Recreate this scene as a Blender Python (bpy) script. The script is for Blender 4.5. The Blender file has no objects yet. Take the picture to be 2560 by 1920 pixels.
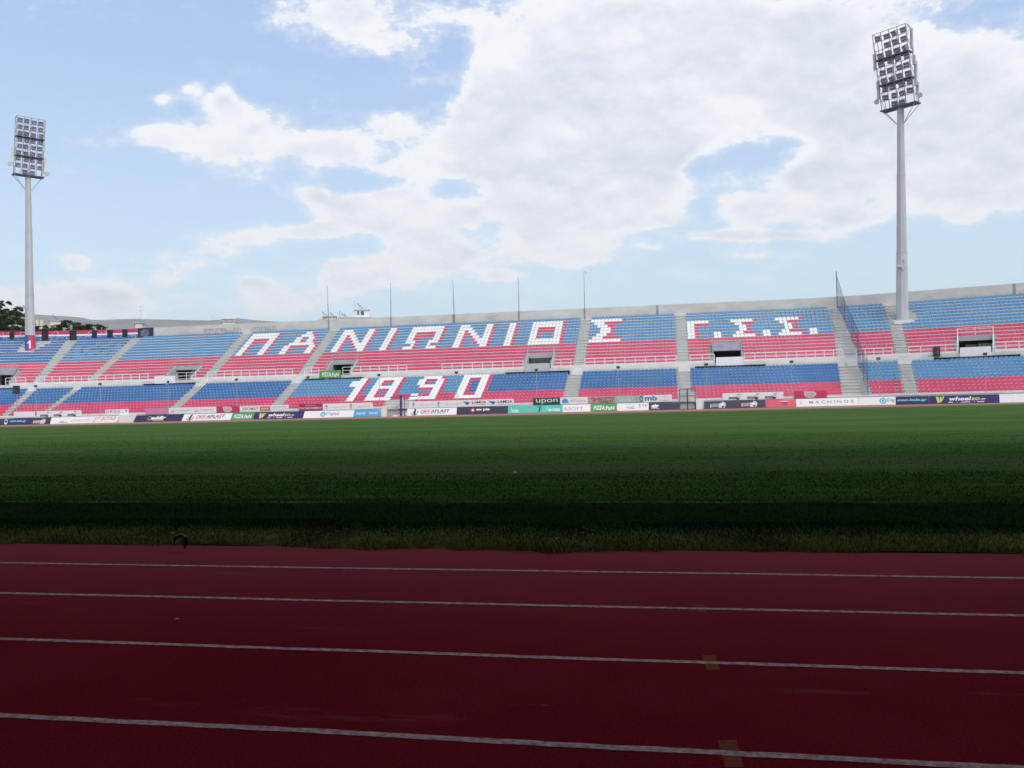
import bpy, math, random
import numpy as np
from math import sin, cos, pi, radians, atan, atan2, hypot, sqrt
from mathutils import Vector, Matrix, Euler

random.seed(7)
rng = np.random.default_rng(7)
SC = bpy.context.scene
COL = SC.collection

# ------------------------------------------------------------------ camera
cam_d = bpy.data.cameras.new("camera")
cam = bpy.data.objects.new("camera", cam_d)
COL.objects.link(cam)
SC.camera = cam
cam_d.sensor_width = 36.0
cam_d.lens = 36.0 * 2150.0 / 2560.0
cam_d.clip_start = 0.05
cam_d.clip_end = 30000
PSI = radians(10.28)
cam.matrix_world = (Matrix.Translation((0, 0, 1.45)) @ Matrix.Rotation(PSI, 4, 'Z')
                    @ Matrix.Rotation(pi / 2 + atan(43.0 / 2150.0), 4, 'X') @ Matrix.Rotation(radians(-1.186), 4, 'Z'))

# ------------------------------------------------------------------ exposure, sun, sky
SC.view_settings.view_transform = 'Standard'
SC.view_settings.look = 'None'
SC.view_settings.exposure = 0.58
SC.view_settings.gamma = 1.0
try:
    SC.cycles.use_denoising = True
    SC.cycles.max_bounces = 6
    SC.cycles.volume_bounces = 0
except Exception:
    pass

to_sun = Vector((0.50, -0.50, 0.74)).normalized()
SUN_EL = math.asin(to_sun.z)
SUN_AZ = atan2(to_sun.x, to_sun.y)          # clockwise from +Y
sd = bpy.data.lights.new("sun", 'SUN')
sd.energy = 1.5
sd.angle = radians(40)
sd.color = (1.0, 0.96, 0.90)
sun = bpy.data.objects.new("sun", sd)
COL.objects.link(sun)
sun.rotation_euler = to_sun.to_track_quat('Z', 'Y').to_euler()

SKY_STRENGTH = 0.105
BLOBS = [(-0.183, 0.456, 0.065, 0.04, 1.2), (-0.263, 0.46, 0.026, 0.019, 0.6), (-0.142, 0.422, 0.037, 0.014, 0.7), (-0.076, 0.453, 0.042, 0.028, 0.7), (-0.293, 0.326, 0.07, 0.03, 1.2), (-0.401, 0.321, 0.044, 0.018, 1.1), (-0.33, 0.355, 0.026, 0.021, 1.1), (-0.359, 0.311, 0.056, 0.021, 0.9), (-0.303, 0.295, 0.079, 0.016, 0.7), (-0.195, 0.303, 0.06, 0.028, 1.1), (-0.132, 0.325, 0.03, 0.021, 1.1), (-0.121, 0.275, 0.047, 0.021, 1.0), (-0.065, 0.288, 0.051, 0.037, 1.0), (-0.402, 0.362, 0.018, 0.008, 0.9), (-0.368, 0.374, 0.018, 0.011, 0.8), (-0.285, 0.267, 0.033, 0.013, 0.55), (-0.229, 0.249, 0.028, 0.018, 1.0), (-0.173, 0.228, 0.056, 0.017, 1.1), (-0.127, 0.224, 0.042, 0.021, 1.1), (-0.066, 0.218, 0.035, 0.012, 0.9), (-0.113, 0.19, 0.028, 0.026, 0.75), (-0.276, 0.199, 0.079, 0.012, 0.75), (-0.361, 0.177, 0.07, 0.019, 0.45), (-0.211, 0.201, 0.028, 0.008, 0.8), (-0.501, 0.173, 0.023, 0.008, 0.7), (-0.175, 0.15, 0.065, 0.019, 0.95), (-0.076, 0.171, 0.065, 0.023, 0.9), (-0.3, 0.142, 0.023, 0.01, 0.8), (-0.268, 0.119, 0.065, 0.014, 0.75), (-0.193, 0.155, 0.019, 0.012, 0.8), (-0.011, 0.142, 0.028, 0.007, 0.6), (-0.525, 0.128, 0.153, 0.019, 1.0), (-0.567, 0.12, 0.093, 0.019, 0.7), (0.088, 0.407, 0.153, 0.098, 1.3), (0.243, 0.409, 0.13, 0.079, 1.2), (0.029, 0.281, 0.098, 0.093, 1.2), (0.155, 0.283, 0.107, 0.051, 1.2), (-0.016, 0.4, 0.028, 0.051, 1.1), (-0.031, 0.339, 0.026, 0.028, 0.9), (0.108, 0.247, 0.102, 0.042, 1.2), (0.406, 0.372, 0.088, 0.07, 1.3), (0.555, 0.369, 0.121, 0.088, 1.3), (0.497, 0.286, 0.121, 0.056, 1.1), (0.399, 0.321, 0.074, 0.042, 1.1), (0.551, 0.233, 0.102, 0.028, 0.9), (0.294, 0.217, 0.079, 0.021, 1.1), (0.37, 0.255, 0.051, 0.028, 1.1), (0.246, 0.187, 0.06, 0.007, 0.9), (0.401, 0.206, 0.037, 0.014, 0.9), (0.34, 0.186, 0.051, 0.008, 0.8), (0.069, 0.205, 0.07, 0.026, 1.0), (0.068, 0.168, 0.042, 0.012, 0.9), (0.069, 0.187, 0.028, 0.019, 0.8), (0.172, 0.206, 0.033, 0.01, 0.8), (0.527, 0.205, 0.028, 0.012, 0.6), (0.593, 0.218, 0.028, 0.011, 0.6), (0.171, 0.175, 0.028, 0.005, 0.5), (0.292, 0.163, 0.042, 0.007, 0.4), (0.236, 0.143, 0.042, 0.008, 0.4), (0.326, 0.372, 0.028, 0.026, -0.75), (0.338, 0.393, 0.014, 0.019, -0.4), (0.286, 0.276, 0.088, 0.015, -0.9), (0.338, 0.298, 0.042, 0.014, -0.7), (0.22, 0.266, 0.028, 0.014, -0.7), (0.228, 0.221, 0.028, 0.023, -0.9), (0.534, 0.431, 0.056, 0.023, -0.6), (0.6, 0.439, 0.037, 0.028, -0.4), (0.535, 0.168, 0.14, 0.023, -0.5), (-0.062, 0.411, 0.028, 0.033, -0.6), (-0.18, 0.262, 0.075, 0.010, -0.7), (-0.05, 0.25, 0.035, 0.018, -0.55), (-0.22, 0.186, 0.07, 0.012, -0.6), (-0.04, 0.187, 0.03, 0.02, -0.5), (-0.34, 0.225, 0.08, 0.02, -0.4), (-0.10, 0.36, 0.05, 0.014, -0.5)]


def build_world():
    w = bpy.data.worlds.new("World")
    SC.world = w
    w.use_nodes = True
    nt = w.node_tree
    N, L = nt.nodes, nt.links
    N.clear()

    def M(op, a, b=None, c=None, clamp=False):
        n = N.new('ShaderNodeMath'); n.operation = op; n.use_clamp = clamp
        for i, v in enumerate((a, b, c)):
            if v is None: continue
            if isinstance(v, (int, float)): n.inputs[i].default_value = v
            else: L.new(v, n.inputs[i])
        return n.outputs[0]

    def VM(op, a, b=None, out=0):
        n = N.new('ShaderNodeVectorMath'); n.operation = op
        for i, v in enumerate((a, b)):
            if v is None: continue
            if isinstance(v, (tuple, list)): n.inputs[i].default_value = v
            else: L.new(v, n.inputs[i])
        return n.outputs['Value' if op in ('DOT_PRODUCT', 'LENGTH') else 0]

    def MR(v, a, b, c=0.0, d=1.0, smooth=True):
        n = N.new('ShaderNodeMapRange'); n.interpolation_type = 'SMOOTHSTEP' if smooth else 'LINEAR'
        L.new(v, n.inputs[0])
        for i, x in enumerate((a, b, c, d)): n.inputs[i + 1].default_value = x
        return n.outputs[0]

    def noise(vec, scale, detail, rough=0.55, dist=0.0):
        n = N.new('ShaderNodeTexNoise'); n.inputs['Scale'].default_value = scale
        n.inputs['Detail'].default_value = detail; n.inputs['Roughness'].default_value = rough
        n.inputs['Distortion'].default_value = dist
        L.new(vec, n.inputs['Vector']); return n.outputs['Fac']

    def mixc(f, a, b):
        n = N.new('ShaderNodeMix'); n.data_type = 'RGBA'
        L.new(f, n.inputs[0]) if not isinstance(f, float) else setattr(n.inputs[0], 'default_value', f)
        for i, v in ((6, a), (7, b)):
            if isinstance(v, tuple): n.inputs[i].default_value = v + (1,)
            else: L.new(v, n.inputs[i])
        return n.outputs[2]

    tc = N.new('ShaderNodeTexCoord')
    d = VM('NORMALIZE', tc.outputs['Generated'])
    fwd = (-sin(PSI), cos(PSI), 0); rgt = (cos(PSI), sin(PSI), 0)
    df = M('MAXIMUM', VM('DOT_PRODUCT', d, fwd), 0.08)
    u = M('DIVIDE', VM('DOT_PRODUCT', d, rgt), df)
    dz_ = VM('DOT_PRODUCT', d, (0, 0, 1))
    v = M('DIVIDE', dz_, df)
    cmb = N.new('ShaderNodeCombineXYZ'); L.new(u, cmb.inputs[0]); L.new(v, cmb.inputs[1])
    # wobble of the cloud outlines
    sv = VM('MULTIPLY', d, (1.0, 1.0, 1.9))
    n1 = N.new('ShaderNodeTexNoise'); n1.inputs['Scale'].default_value = 9.0; n1.inputs['Detail'].default_value = 4
    L.new(sv, n1.inputs['Vector'])
    off = VM('MULTIPLY', VM('SUBTRACT', n1.outputs['Color'], (0.5, 0.5, 0.5)), (0.030, 0.017, 0))
    P = VM('ADD', cmb.outputs[0], off)
    tot = None
    for (bu, bv, ru, rv, a) in BLOBS:
        if a > 0 and bv < .24 and bu < .1: a *= 1.7; rv *= 1.35
        if a > 0 and -.21 < bu < -.05 and .26 < bv < .34: a *= 1.15; rv *= .92
        if a > 0 and bu > .15: a *= 1.25; ru *= 1.1
        q = VM('MULTIPLY', VM('SUBTRACT', P, (bu, bv, 0)), (1 / ru, 1 / rv, 0))
        e = M('POWER', 2.718, M('MULTIPLY', VM('DOT_PRODUCT', q, q), -1.25))
        tot = M('MULTIPLY', e, a) if tot is None else M('MULTIPLY_ADD', e, a, tot)
    fb = noise(sv, 22.0, 10, 0.67, 0.15)
    fb_up = noise(VM('ADD', sv, (0.004, 0.0, 0.021)), 22.0, 10, 0.64, 0.15)      # the same field a little higher: tells tops from undersides
    fine = noise(sv, 62.0, 6, 0.65)
    broad = noise(sv, 8.5, 5, 0.55)
    # away from the photographed part of the sky: plain broken cloud
    gen = MR(noise(sv, 2.4, 6, 0.6), 0.36, 0.62)
    front = MR(VM('DOT_PRODUCT', d, fwd), 0.55, 0.70)
    inview = M('MULTIPLY', front, MR(dz_, 0.62, 0.48))
    q = VM('MULTIPLY', VM('SUBTRACT', cmb.outputs[0], (.34, .34, 0)), (1 / .42, 1 / .20, 0))
    milky = M('MULTIPLY', M('POWER', 2.718, M('MULTIPLY', VM('DOT_PRODUCT', q, q), -1.0)), 0.34)
    tot = M('ADD', M('MINIMUM', tot, 1.25), milky)
    cover = M('MULTIPLY_ADD', M('SUBTRACT', fb, 0.5), 1.9, tot)
    cover = M('MULTIPLY_ADD', M('SUBTRACT', fine, 0.5), 1.15, cover)
    cover = M('MULTIPLY_ADD', M('SUBTRACT', broad, 0.5), 1.0, cover)
    core = MR(cover, 0.42, 0.94)
    wisp = M('MULTIPLY', MR(cover, 0.10, 0.90), 0.52)
    mask = M('MAXIMUM', core, wisp)
    mask = M('ADD', M('MULTIPLY', mask, inview), M('MULTIPLY', gen, M('SUBTRACT', 1.0, inview)), clamp=True)
    # cloud brightness: white tops, mauve grey undersides and thick middles
    relief = M('MULTIPLY', M('SUBTRACT', fb, fb_up), 1.7)
    deep = MR(M('MULTIPLY_ADD', M('SUBTRACT', broad, 0.5), 2.6, tot), 0.90, 1.75)
    dark = M('ADD', M('MULTIPLY', deep, 0.58), M('MULTIPLY', relief, -0.75), clamp=True)
    cl = mixc(dark, (0.668, 0.675, 0.692), (0.455, 0.488, 0.565))
    sky = N.new('ShaderNodeTexSky'); sky.sky_type = 'NISHITA'; sky.sun_disc = False
    sky.sun_elevation = SUN_EL; sky.sun_rotation = SUN_AZ
    sky.air_density = 1.0; sky.dust_density = 1.2; sky.ozone_density = 2.0
    s = VM('SCALE', sky.outputs[0]); s.node.inputs['Scale'].default_value = SKY_STRENGTH
    # thin high veil that whitens the blue, more so towards the horizon
    veil = MR(dz_, 0.0, 0.42, 0.80, 0.68, smooth=False)
    s2 = mixc(veil, s, mixc(MR(dz_, 0.05, 0.42), (0.53, 0.66, 0.735), (0.35, 0.47, 0.70)))
    fin = mixc(M('MULTIPLY', mask, 0.95), s2, cl)
    bg = N.new('ShaderNodeBackground'); bg.inputs['Strength'].default_value = 1.0
    L.new(fin, bg.inputs['Color'])
    out = N.new('ShaderNodeOutputWorld'); L.new(bg.outputs[0], out.inputs['Surface'])
    w.cycles.sampling_method = 'MANUAL'
    w.cycles.sample_map_resolution = 512


build_world()

# ------------------------------------------------------------------ helpers
MATS = {}


def mat(name, col, rough=0.7, var=0.0, vscale=3.0, col2=None, bump=0.0, bscale=40.0, metal=0.0, spec=0.4, stretch=None, detail=5):
    if name in MATS: return MATS[name]
    m = bpy.data.materials.new(name); m.use_nodes = True
    nt = m.node_tree; N, L = nt.nodes, nt.links
    b = N['Principled BSDF']
    b.inputs['Roughness'].default_value = rough; b.inputs['Metallic'].default_value = metal
    b.inputs['Specular IOR Level'].default_value = spec
    c2 = col2 or tuple(max(0, c * (1 - var)) for c in col)
    if var > 0 or col2:
        g = N.new('ShaderNodeNewGeometry')
        src = g.outputs['Position']
        if stretch:
            mp = N.new('ShaderNodeVectorMath'); mp.operation = 'MULTIPLY'; mp.inputs[1].default_value = stretch
            L.new(src, mp.inputs[0]); src = mp.outputs[0]
        n = N.new('ShaderNodeTexNoise'); n.inputs['Scale'].default_value = vscale
        n.inputs['Detail'].default_value = detail; n.inputs['Roughness'].default_value = 0.6
        L.new(src, n.inputs['Vector'])
        mr = N.new('ShaderNodeMapRange'); mr.inputs[1].default_value = 0.32; mr.inputs[2].default_value = 0.68
        L.new(n.outputs['Fac'], mr.inputs[0])
        mx = N.new('ShaderNodeMix'); mx.data_type = 'RGBA'
        mx.inputs[6].default_value = tuple(col) + (1,); mx.inputs[7].default_value = tuple(c2) + (1,)
        L.new(mr.outputs[0], mx.inputs[0]); L.new(mx.outputs[2], b.inputs['Base Color'])
    else:
        b.inputs['Base Color'].default_value = tuple(col) + (1,)
    if bump > 0:
        g2 = N.new('ShaderNodeNewGeometry')
        n2 = N.new('ShaderNodeTexNoise'); n2.inputs['Scale'].default_value = bscale; n2.inputs['Detail'].default_value = 3
        L.new(g2.outputs['Position'], n2.inputs['Vector'])
        bp = N.new('ShaderNodeBump'); bp.inputs['Strength'].default_value = bump; bp.inputs['Distance'].default_value = 0.02
        L.new(n2.outputs['Fac'], bp.inputs['Height']); L.new(bp.outputs[0], b.inputs['Normal'])
    MATS[name] = m
    return m


class MB:
    """collects shapes into one mesh"""
    def __init__(self): self.v = []; self.f = []; self.m = []

    def add(self, verts, faces, mi=0):
        o = len(self.v); self.v += [tuple(p) for p in verts]
        self.f += [tuple(i + o for i in f) for f in faces]; self.m += [mi] * len(faces)
        return self

    def box(self, c, s, mi=0, rot=None):
        hx, hy, hz = s[0] / 2, s[1] / 2, s[2] / 2
        P = [Vector((x, y, z)) for z in (-hz, hz) for y in (-hy, hy) for x in (-hx, hx)]
        if rot is not None: P = [rot @ p for p in P]
        P = [(p.x + c[0], p.y + c[1], p.z + c[2]) for p in P]
        return self.add(P, [(0, 2, 3, 1), (4, 5, 7, 6), (0, 1, 5, 4), (2, 6, 7, 3), (0, 4, 6, 2), (1, 3, 7, 5)], mi)

    def tube(self, a, b, r, n=6, r2=None, mi=0, caps=True):
        a = Vector(a); b = Vector(b); d = b - a
        if d.length < 1e-6: return self
        q = d.to_track_quat('Z', 'Y'); r2 = r if r2 is None else r2
        P = []
        for c, rr in ((a, r), (b, r2)):
            for i in range(n):
                t = 2 * pi * (i + .5) / n
                P.append(c + q @ Vector((rr * cos(t), rr * sin(t), 0)))
        F = [(i, (i + 1) % n, n + (i + 1) % n, n + i) for i in range(n)]
        if caps: F += [tuple(range(n - 1, -1, -1)), tuple(range(n, 2 * n))]
        return self.add(P, F, mi)

    def prism(self, pts, d, mi=0):
        """pts: list of 3D points (planar), extruded by vector d"""
        n = len(pts); d = Vector(d)
        P = [Vector(p) for p in pts] + [Vector(p) + d for p in pts]
        F = [tuple(range(n - 1, -1, -1)), tuple(range(n, 2 * n))] + [(i, (i + 1) % n, n + (i + 1) % n, n + i) for i in range(n)]
        return self.add(P, F, mi)

    def build(self, name, mats, parent=None, origin=None, smooth=False):
        me = bpy.data.meshes.new(name)
        V = self.v
        if origin is not None:
            V = [(p[0] - origin[0], p[1] - origin[1], p[2] - origin[2]) for p in V]
        me.from_pydata(V, [], self.f)
        if not isinstance(mats, (list, tuple)): mats = [mats]
        for m in mats: me.materials.append(m)
        if len(mats) > 1: me.polygons.foreach_set('material_index', self.m)
        if smooth: me.polygons.foreach_set('use_smooth', [True] * len(self.f))
        me.update()
        o = bpy.data.objects.new(name, me); COL.objects.link(o)
        if parent is not None: o.parent = parent
        elif origin is not None: o.location = origin
        return o


def tag(o, label=None, cat=None, group=None, kind=None):
    if label: o['label'] = label
    if cat: o['category'] = cat
    if group: o['group'] = group
    if kind: o['kind'] = kind
    return o


def thing(name, label, cat, loc=(0, 0, 0), group=None, kind=None, rotz=0):
    o = bpy.data.objects.new(name, None); COL.objects.link(o)
    o.empty_display_size = 0.3
    o.location = loc; o.rotation_euler = (0, 0, rotz)
    return tag(o, label, cat, group, kind)


# the stand follows a line: straight, with both ends bending in towards the pitch; the site falls slightly to the left
RR, UR, UL, AM = 45., 16., -86., .33


def dzx(x): return .005 * min(max(x, -110), 45)


def ref(u):
    if u > UR:
        a = min((u - UR) / RR, AM); x = UR + RR * sin(a); y = 123.5 - RR * (1 - cos(a)); t = u - UR - RR * a
        return x + t * cos(a), y - t * sin(a), a
    if u < UL:
        a = min((UL - u) / RR, AM); x = UL - RR * sin(a); y = 123.5 - RR * (1 - cos(a)); t = UL - u - RR * a
        return x - t * cos(a), y - t * sin(a), -a
    return u, 123.5, 0.


def ST(u, o, z):
    x, y, a = ref(u); x += o * sin(a); y += o * cos(a)
    return (x, y, z + dzx(x))


def heading(u): return -ref(u)[2]           # rotation about Z of something facing the pitch at u


U0, U1 = -124., 64.


def stations(a, b):
    s = {a, b}
    for k in range(-60, 33):
        if a < k * 2.0 < b: s.add(k * 2.0)
    return sorted(s)


def sweep(mb, prof, a, b, mi=0, closed=False):
    """sweep an (o,z) profile along the stand from u=a to u=b"""
    S = stations(a, b); n = len(prof)
    P = [ST(u, o, z) for u in S for (o, z) in prof]
    F = []
    m = n if closed else n - 1
    for i in range(len(S) - 1):
        for j in range(m):
            k = (j + 1) % n
            F.append((i * n + j, i * n + k, (i + 1) * n + k, (i + 1) * n + j))
    if closed:
        F += [tuple(range(n - 1, -1, -1)), tuple((len(S) - 1) * n + q for q in range(n))]
    mb.add(P, F, mi)


# ------------------------------------------------------------------ materials
concrete = mat("pale_concrete", (.70, .70, .67), .85, .16, .55, bump=.12, bscale=9)
concrete_step = mat("step_concrete", (.69, .70, .69), .85, .12, 1.3)
wall_conc = mat("weathered_wall_concrete", (.64, .635, .60), .9, .0, .35, col2=(.50, .495, .475), stretch=(1, 1, 2.2))
white_paint = mat("white_wall_paint", (.86, .85, .84), .7, .10, .8)
rail_white = mat("white_rail_paint", (.82, .80, .82), .5)
dark_metal = mat("dark_metal", (.03, .03, .045), .5)
violet_metal = mat("violet_grey_metal", (.10, .085, .17), .55)
galv = mat("galvanised_steel", (.42, .43, .45), .5, .15, 4, metal=.3)
tower_grey = mat("tower_grey_paint", (.50, .51, .53), .6, .10, .6)
lamp_dark = mat("floodlight_glass", (.22, .21, .29), .4)
lamp_body = mat("floodlight_housing", (.50, .50, .56), .4)

# ------------------------------------------------------------------ ground, track, pitch
def zground(x, y):
    t = min(max((y - 22.) / 75., 0), 1); t = t * t * (3 - 2 * t)
    return dzx(x) * t


def sheet(name, xs, ys, off, m, edge=None):
    P = []; F = []
    for y in ys:
        for x in xs:
            P.append((x, y, zground(x, y) + off))
    nx = len(xs)
    for j in range(len(ys) - 1):
        for i in range(nx - 1):
            F.append((j * nx + i, j * nx + i + 1, (j + 1) * nx + i + 1, (j + 1) * nx + i))
    mb = MB(); mb.add(P, F)
    o = mb.build(name, m)
    return o


g_mat = mat("dry_ground", (.22, .19, .14), .95, .3, .05)
gm = MB(); gm.add([(-9000, -9000, -1.3), (9000, -9000, -1.3), (9000, 12000, -1.3), (-9000, 12000, -1.3)], [(0, 1, 2, 3)])
tag(gm.build("ground", g_mat), kind='structure')


def track_material():
    m = bpy.data.materials.new("maroon_track_rubber"); m.use_nodes = True
    nt = m.node_tree; N, L = nt.nodes, nt.links; b = N['Principled BSDF']
    g = N.new('ShaderNodeNewGeometry')
    def noise(scale, det, stretch=None, rough=.6):
        src = g.outputs['Position']
        if stretch:
            q = N.new('ShaderNodeVectorMath'); q.operation = 'MULTIPLY'; q.inputs[1].default_value = stretch
            L.new(src, q.inputs[0]); src = q.outputs[0]
        n = N.new('ShaderNodeTexNoise'); n.inputs['Scale'].default_value = scale; n.inputs['Detail'].default_value = det
        n.inputs['Roughness'].default_value = rough
        L.new(src, n.inputs['Vector']); return n.outputs['Fac']
    def rng_(v, a, b_, c=0, d=1):
        q = N.new('ShaderNodeMapRange'); L.new(v, q.inputs[0])
        for i, x in enumerate((a, b_, c, d)): q.inputs[i + 1].default_value = x
        return q.outputs[0]
    def mix(f, a, c):
        q = N.new('ShaderNodeMix'); q.data_type = 'RGBA'; L.new(f, q.inputs[0])
        for i, x in ((6, a), (7, c)):
            if isinstance(x, tuple): q.inputs[i].default_value = x + (1,)
            else: L.new(x, q.inputs[i])
        return q.outputs[2]
    base = mix(rng_(noise(.5, 4), .35, .65), (.285, .014, .026), (.205, .006, .014))
    grain = mix(rng_(noise(95, 3, None, .8), .42, .68, 0, .6), base, (.38, .060, .070))
    grain = mix(rng_(noise(60, 3, None, .8), .52, .70, 0, .45), grain, (.095, .005, .011))
    sp = N.new('ShaderNodeSeparateXYZ'); L.new(g.outputs['Position'], sp.inputs[0])
    grain = mix(rng_(sp.outputs[1], 4.6, 8.0, 0, .5), grain, (.46, .105, .125))      # inner lanes paler: light gradient put into the colour, with some fading and dust
    dusty = mix(rng_(noise(1.1, 7, (.28, 1.6, 1), .7), .62, .80, 0, .4), grain, (.46, .27, .27))
    scuff = mix(rng_(noise(2.2, 5, (.5, 3.5, 1), .75), .68, .80, 0, .5), dusty, (.60, .44, .44))
    L.new(scuff, b.inputs['Base Color'])
    b.inputs['Roughness'].default_value = .95; b.inputs['Specular IOR Level'].default_value = .0
    bp = N.new('ShaderNodeBump'); bp.inputs['Strength'].default_value = .5; bp.inputs['Distance'].default_value = .006
    L.new(noise(160, 2), bp.inputs['Height']); L.new(bp.outputs[0], b.inputs['Normal'])
    return m


track_m = track_material()
far_track_m = mat("sunfaded_far_track", (.40, .155, .13), .9, .25, .5)
tag(sheet("running_track", [-140, -60, -20, 0, 20, 60, 120], [-14, 0, 8.34], 0.0, track_m), kind='structure')
# near edge of the turf wanders a little
pitch_xs = [-150, -100, -60, -40, -28] + [-20 + .5 * i for i in range(73)] + [24, 34, 50, 90]


def pitch_material():
    m = bpy.data.materials.new("pitch_turf"); m.use_nodes = True
    nt = m.node_tree; N, L = nt.nodes, nt.links; b = N['Principled BSDF']
    g = N.new('ShaderNodeNewGeometry'); pos = g.outputs['Position']
    sp = N.new('ShaderNodeSeparateXYZ'); L.new(pos, sp.inputs[0])
    def noise(scale, det, stretch=None, rough=.6):
        src = pos
        if stretch:
            q = N.new('ShaderNodeVectorMath'); q.operation = 'MULTIPLY'; q.inputs[1].default_value = stretch
            L.new(src, q.inputs[0]); src = q.outputs[0]
        n = N.new('ShaderNodeTexNoise'); n.inputs['Scale'].default_value = scale; n.inputs['Detail'].default_value = det
        n.inputs['Roughness'].default_value = rough
        L.new(src, n.inputs['Vector']); return n.outputs['Fac']
    def rng_(v, a, b_, c=0, d=1):
        q = N.new('ShaderNodeMapRange'); L.new(v, q.inputs[0])
        for i, x in enumerate((a, b_, c, d)): q.inputs[i + 1].default_value = x
        return q.outputs[0]
    def MM(op, a, b_=None):
        q = N.new('ShaderNodeMath'); q.operation = op
        for i, x in enumerate((a, b_)):
            if x is None: continue
            if isinstance(x, (int, float)): q.inputs[i].default_value = x
            else: L.new(x, q.inputs[i])
        return q.outputs[0]
    def mix(f, a, c):
        q = N.new('ShaderNodeMix'); q.data_type = 'RGBA'; L.new(f, q.inputs[0])
        for i, x in ((6, a), (7, c)):
            if isinstance(x, tuple): q.inputs[i].default_value = x + (1,)
            else: L.new(x, q.inputs[i])
        return q.outputs[2]
    c = mix(rng_(noise(.16, 5, (.6, 1, 1)), .36, .64), (.032, .088, .014), (.066, .130, .028))
    c = mix(rng_(noise(1.7, 6, (.35, 1, 1)), .4, .66, 0, .8), c, (.018, .064, .011))
    far_light = rng_(sp.outputs[1], 12, 36, 0, .26)  # far turf lighter and yellower: the shade gradient put into its colour
    c = mix(far_light, c, (.130, .170, .070))
    c = mix(rng_(noise(.8, 7, (.10, 1.5, 1), .7), .44, .68, 0, .75), c, (.030, .070, .018))
    c = mix(rng_(noise(1.3, 7, (.12, 1.4, 1), .7), .50, .72, 0, .6), c, (.150, .185, .085))
    c = mix(rng_(noise(9.0, 5, (1, .6, 1), .75), .42, .68, 0, .75), c, (.085, .150, .034))
    c = mix(rng_(noise(38.0, 3), .45, .7, 0, .6), c, (.018, .055, .010))
    # mowing bands across the far half and worn yellow margin along both edges
    band = rng_(MM('SINE', MM('MULTIPLY', MM('ADD', sp.outputs[1], MM('MULTIPLY', noise(.12, 2), 3.0)), .72)), -.4, .9, 0, .38)
    c = mix(band, c, (.095, .120, .060))
    worn = MM('MULTIPLY', rng_(sp.outputs[1], 81, 89), rng_(noise(.35, 5), .3, .6))
    c = mix(worn, c, (.20, .19, .10))
    c = mix(MM('MULTIPLY', rng_(sp.outputs[1], 9.5, 8.8), rng_(noise(1.4, 5), .3, .6, .3, .9)), c, (.24, .21, .08))
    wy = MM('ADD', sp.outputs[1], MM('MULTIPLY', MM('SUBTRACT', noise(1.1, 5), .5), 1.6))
    c = mix(MM('MULTIPLY', rng_(wy, 9.0, 9.7), rng_(wy, 12.5, 11.5, 0, .8)), c, (.004, .024, .004))  # band outside the touchline: darker grass plus near shade put into the colour
    def line(y, w, amt):
        d = MM('ABSOLUTE', MM('SUBTRACT', MM('ADD', sp.outputs[1], MM('MULTIPLY', MM('SUBTRACT', noise(.35, 3), .5), .22)), y))
        return MM('MULTIPLY', rng_(d, w, w * .35), rng_(noise(1.1, 5, (.6, 1, 1), .7), .44, .66, 0, amt))
    c = mix(line(11.75, .12, .36), c, (.42, .46, .40))
    c = mix(line(57., .55, .5), c, (.25, .29, .17))
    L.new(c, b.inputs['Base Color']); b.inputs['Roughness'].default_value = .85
    b.inputs['Specular IOR Level'].default_value = .0
    bp = N.new('ShaderNodeBump'); bp.inputs['Strength'].default_value = .9; bp.inputs['Distance'].default_value = .05
    L.new(noise(24, 4, (1, .7, 1), .75), bp.inputs['Height']); L.new(bp.outputs[0], b.inputs['Normal'])
    return m


turf = pitch_material()
P = []; F = []


def turf_edge(x): return 8.33 + .10 * sin(x * .9) + .07 * sin(x * 2.7 + 1) + .04 * sin(x * 7.1) + .03 * sin(x * 13.3 + .5)


ys = [0, .05, .3, .9, 2, 4, 8, 14, 22, 30, 40, 50, 60, 70, 78, 81.8, 82.4]
for j, yy in enumerate(ys):
    for x in pitch_xs:
        e = turf_edge(x)
        y = e + yy if j < 15 else (8.4 + yy + (.35 * sin(x * .7) if j == 16 else 0))
        h = .055 * min(1, yy / .3) if j > 0 else -.01
        P.append((x, y, zground(x, y) + (.005 if j == 16 else h)))
nx = len(pitch_xs)
for j in range(len(ys) - 1):
    for i in range(nx - 1):
        F.append((j * nx + i, j * nx + i + 1, (j + 1) * nx + i + 1, (j + 1) * nx + i))
pm = MB(); pm.add(P, F)
tag(pm.build("football_pitch", turf, smooth=True), kind='structure')
far = sheet("far_running_track", [-150, -110, -80, -60, -40, -20, 0, 20, 45, 90], [86, 90.5, 95, 100, 112], -.008, far_track_m)
tag(far, kind='structure')

# lane lines, worn at the edges
line_m = mat("worn_white_line", (.88, .68, .66), .8, 0, 24., col2=(.46, .20, .20), detail=9, spec=0)
tape_m = mat("ochre_lane_mark", (.38, .115, .055), .9, 0, 22., col2=(.28, .07, .045), spec=0)


def lane_line(y, w=.05):
    mb = MB(); P = []; F = []
    xs = np.arange(-60, 40, .05)
    n1 = np.convolve(rng.normal(0, 1, len(xs)), np.ones(3) / 3, 'same') * .0032
    n2 = np.convolve(rng.normal(0, 1, len(xs)), np.ones(3) / 3, 'same') * .0032
    for i, x in enumerate(xs):
        s = .006 * sin(x * .8 + y) + .003 * sin(x * 2.9)
        P += [(x, y - w / 2 + s + n1[i], .002), (x, y + w / 2 + s + n2[i], .002)]
    F = [(2 * i, 2 * i + 2, 2 * i + 3, 2 * i + 1) for i in range(len(xs) - 1)]
    mb.add(P, F)
    return tag(mb.build("lane_line", line_m), kind='structure')


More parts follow.
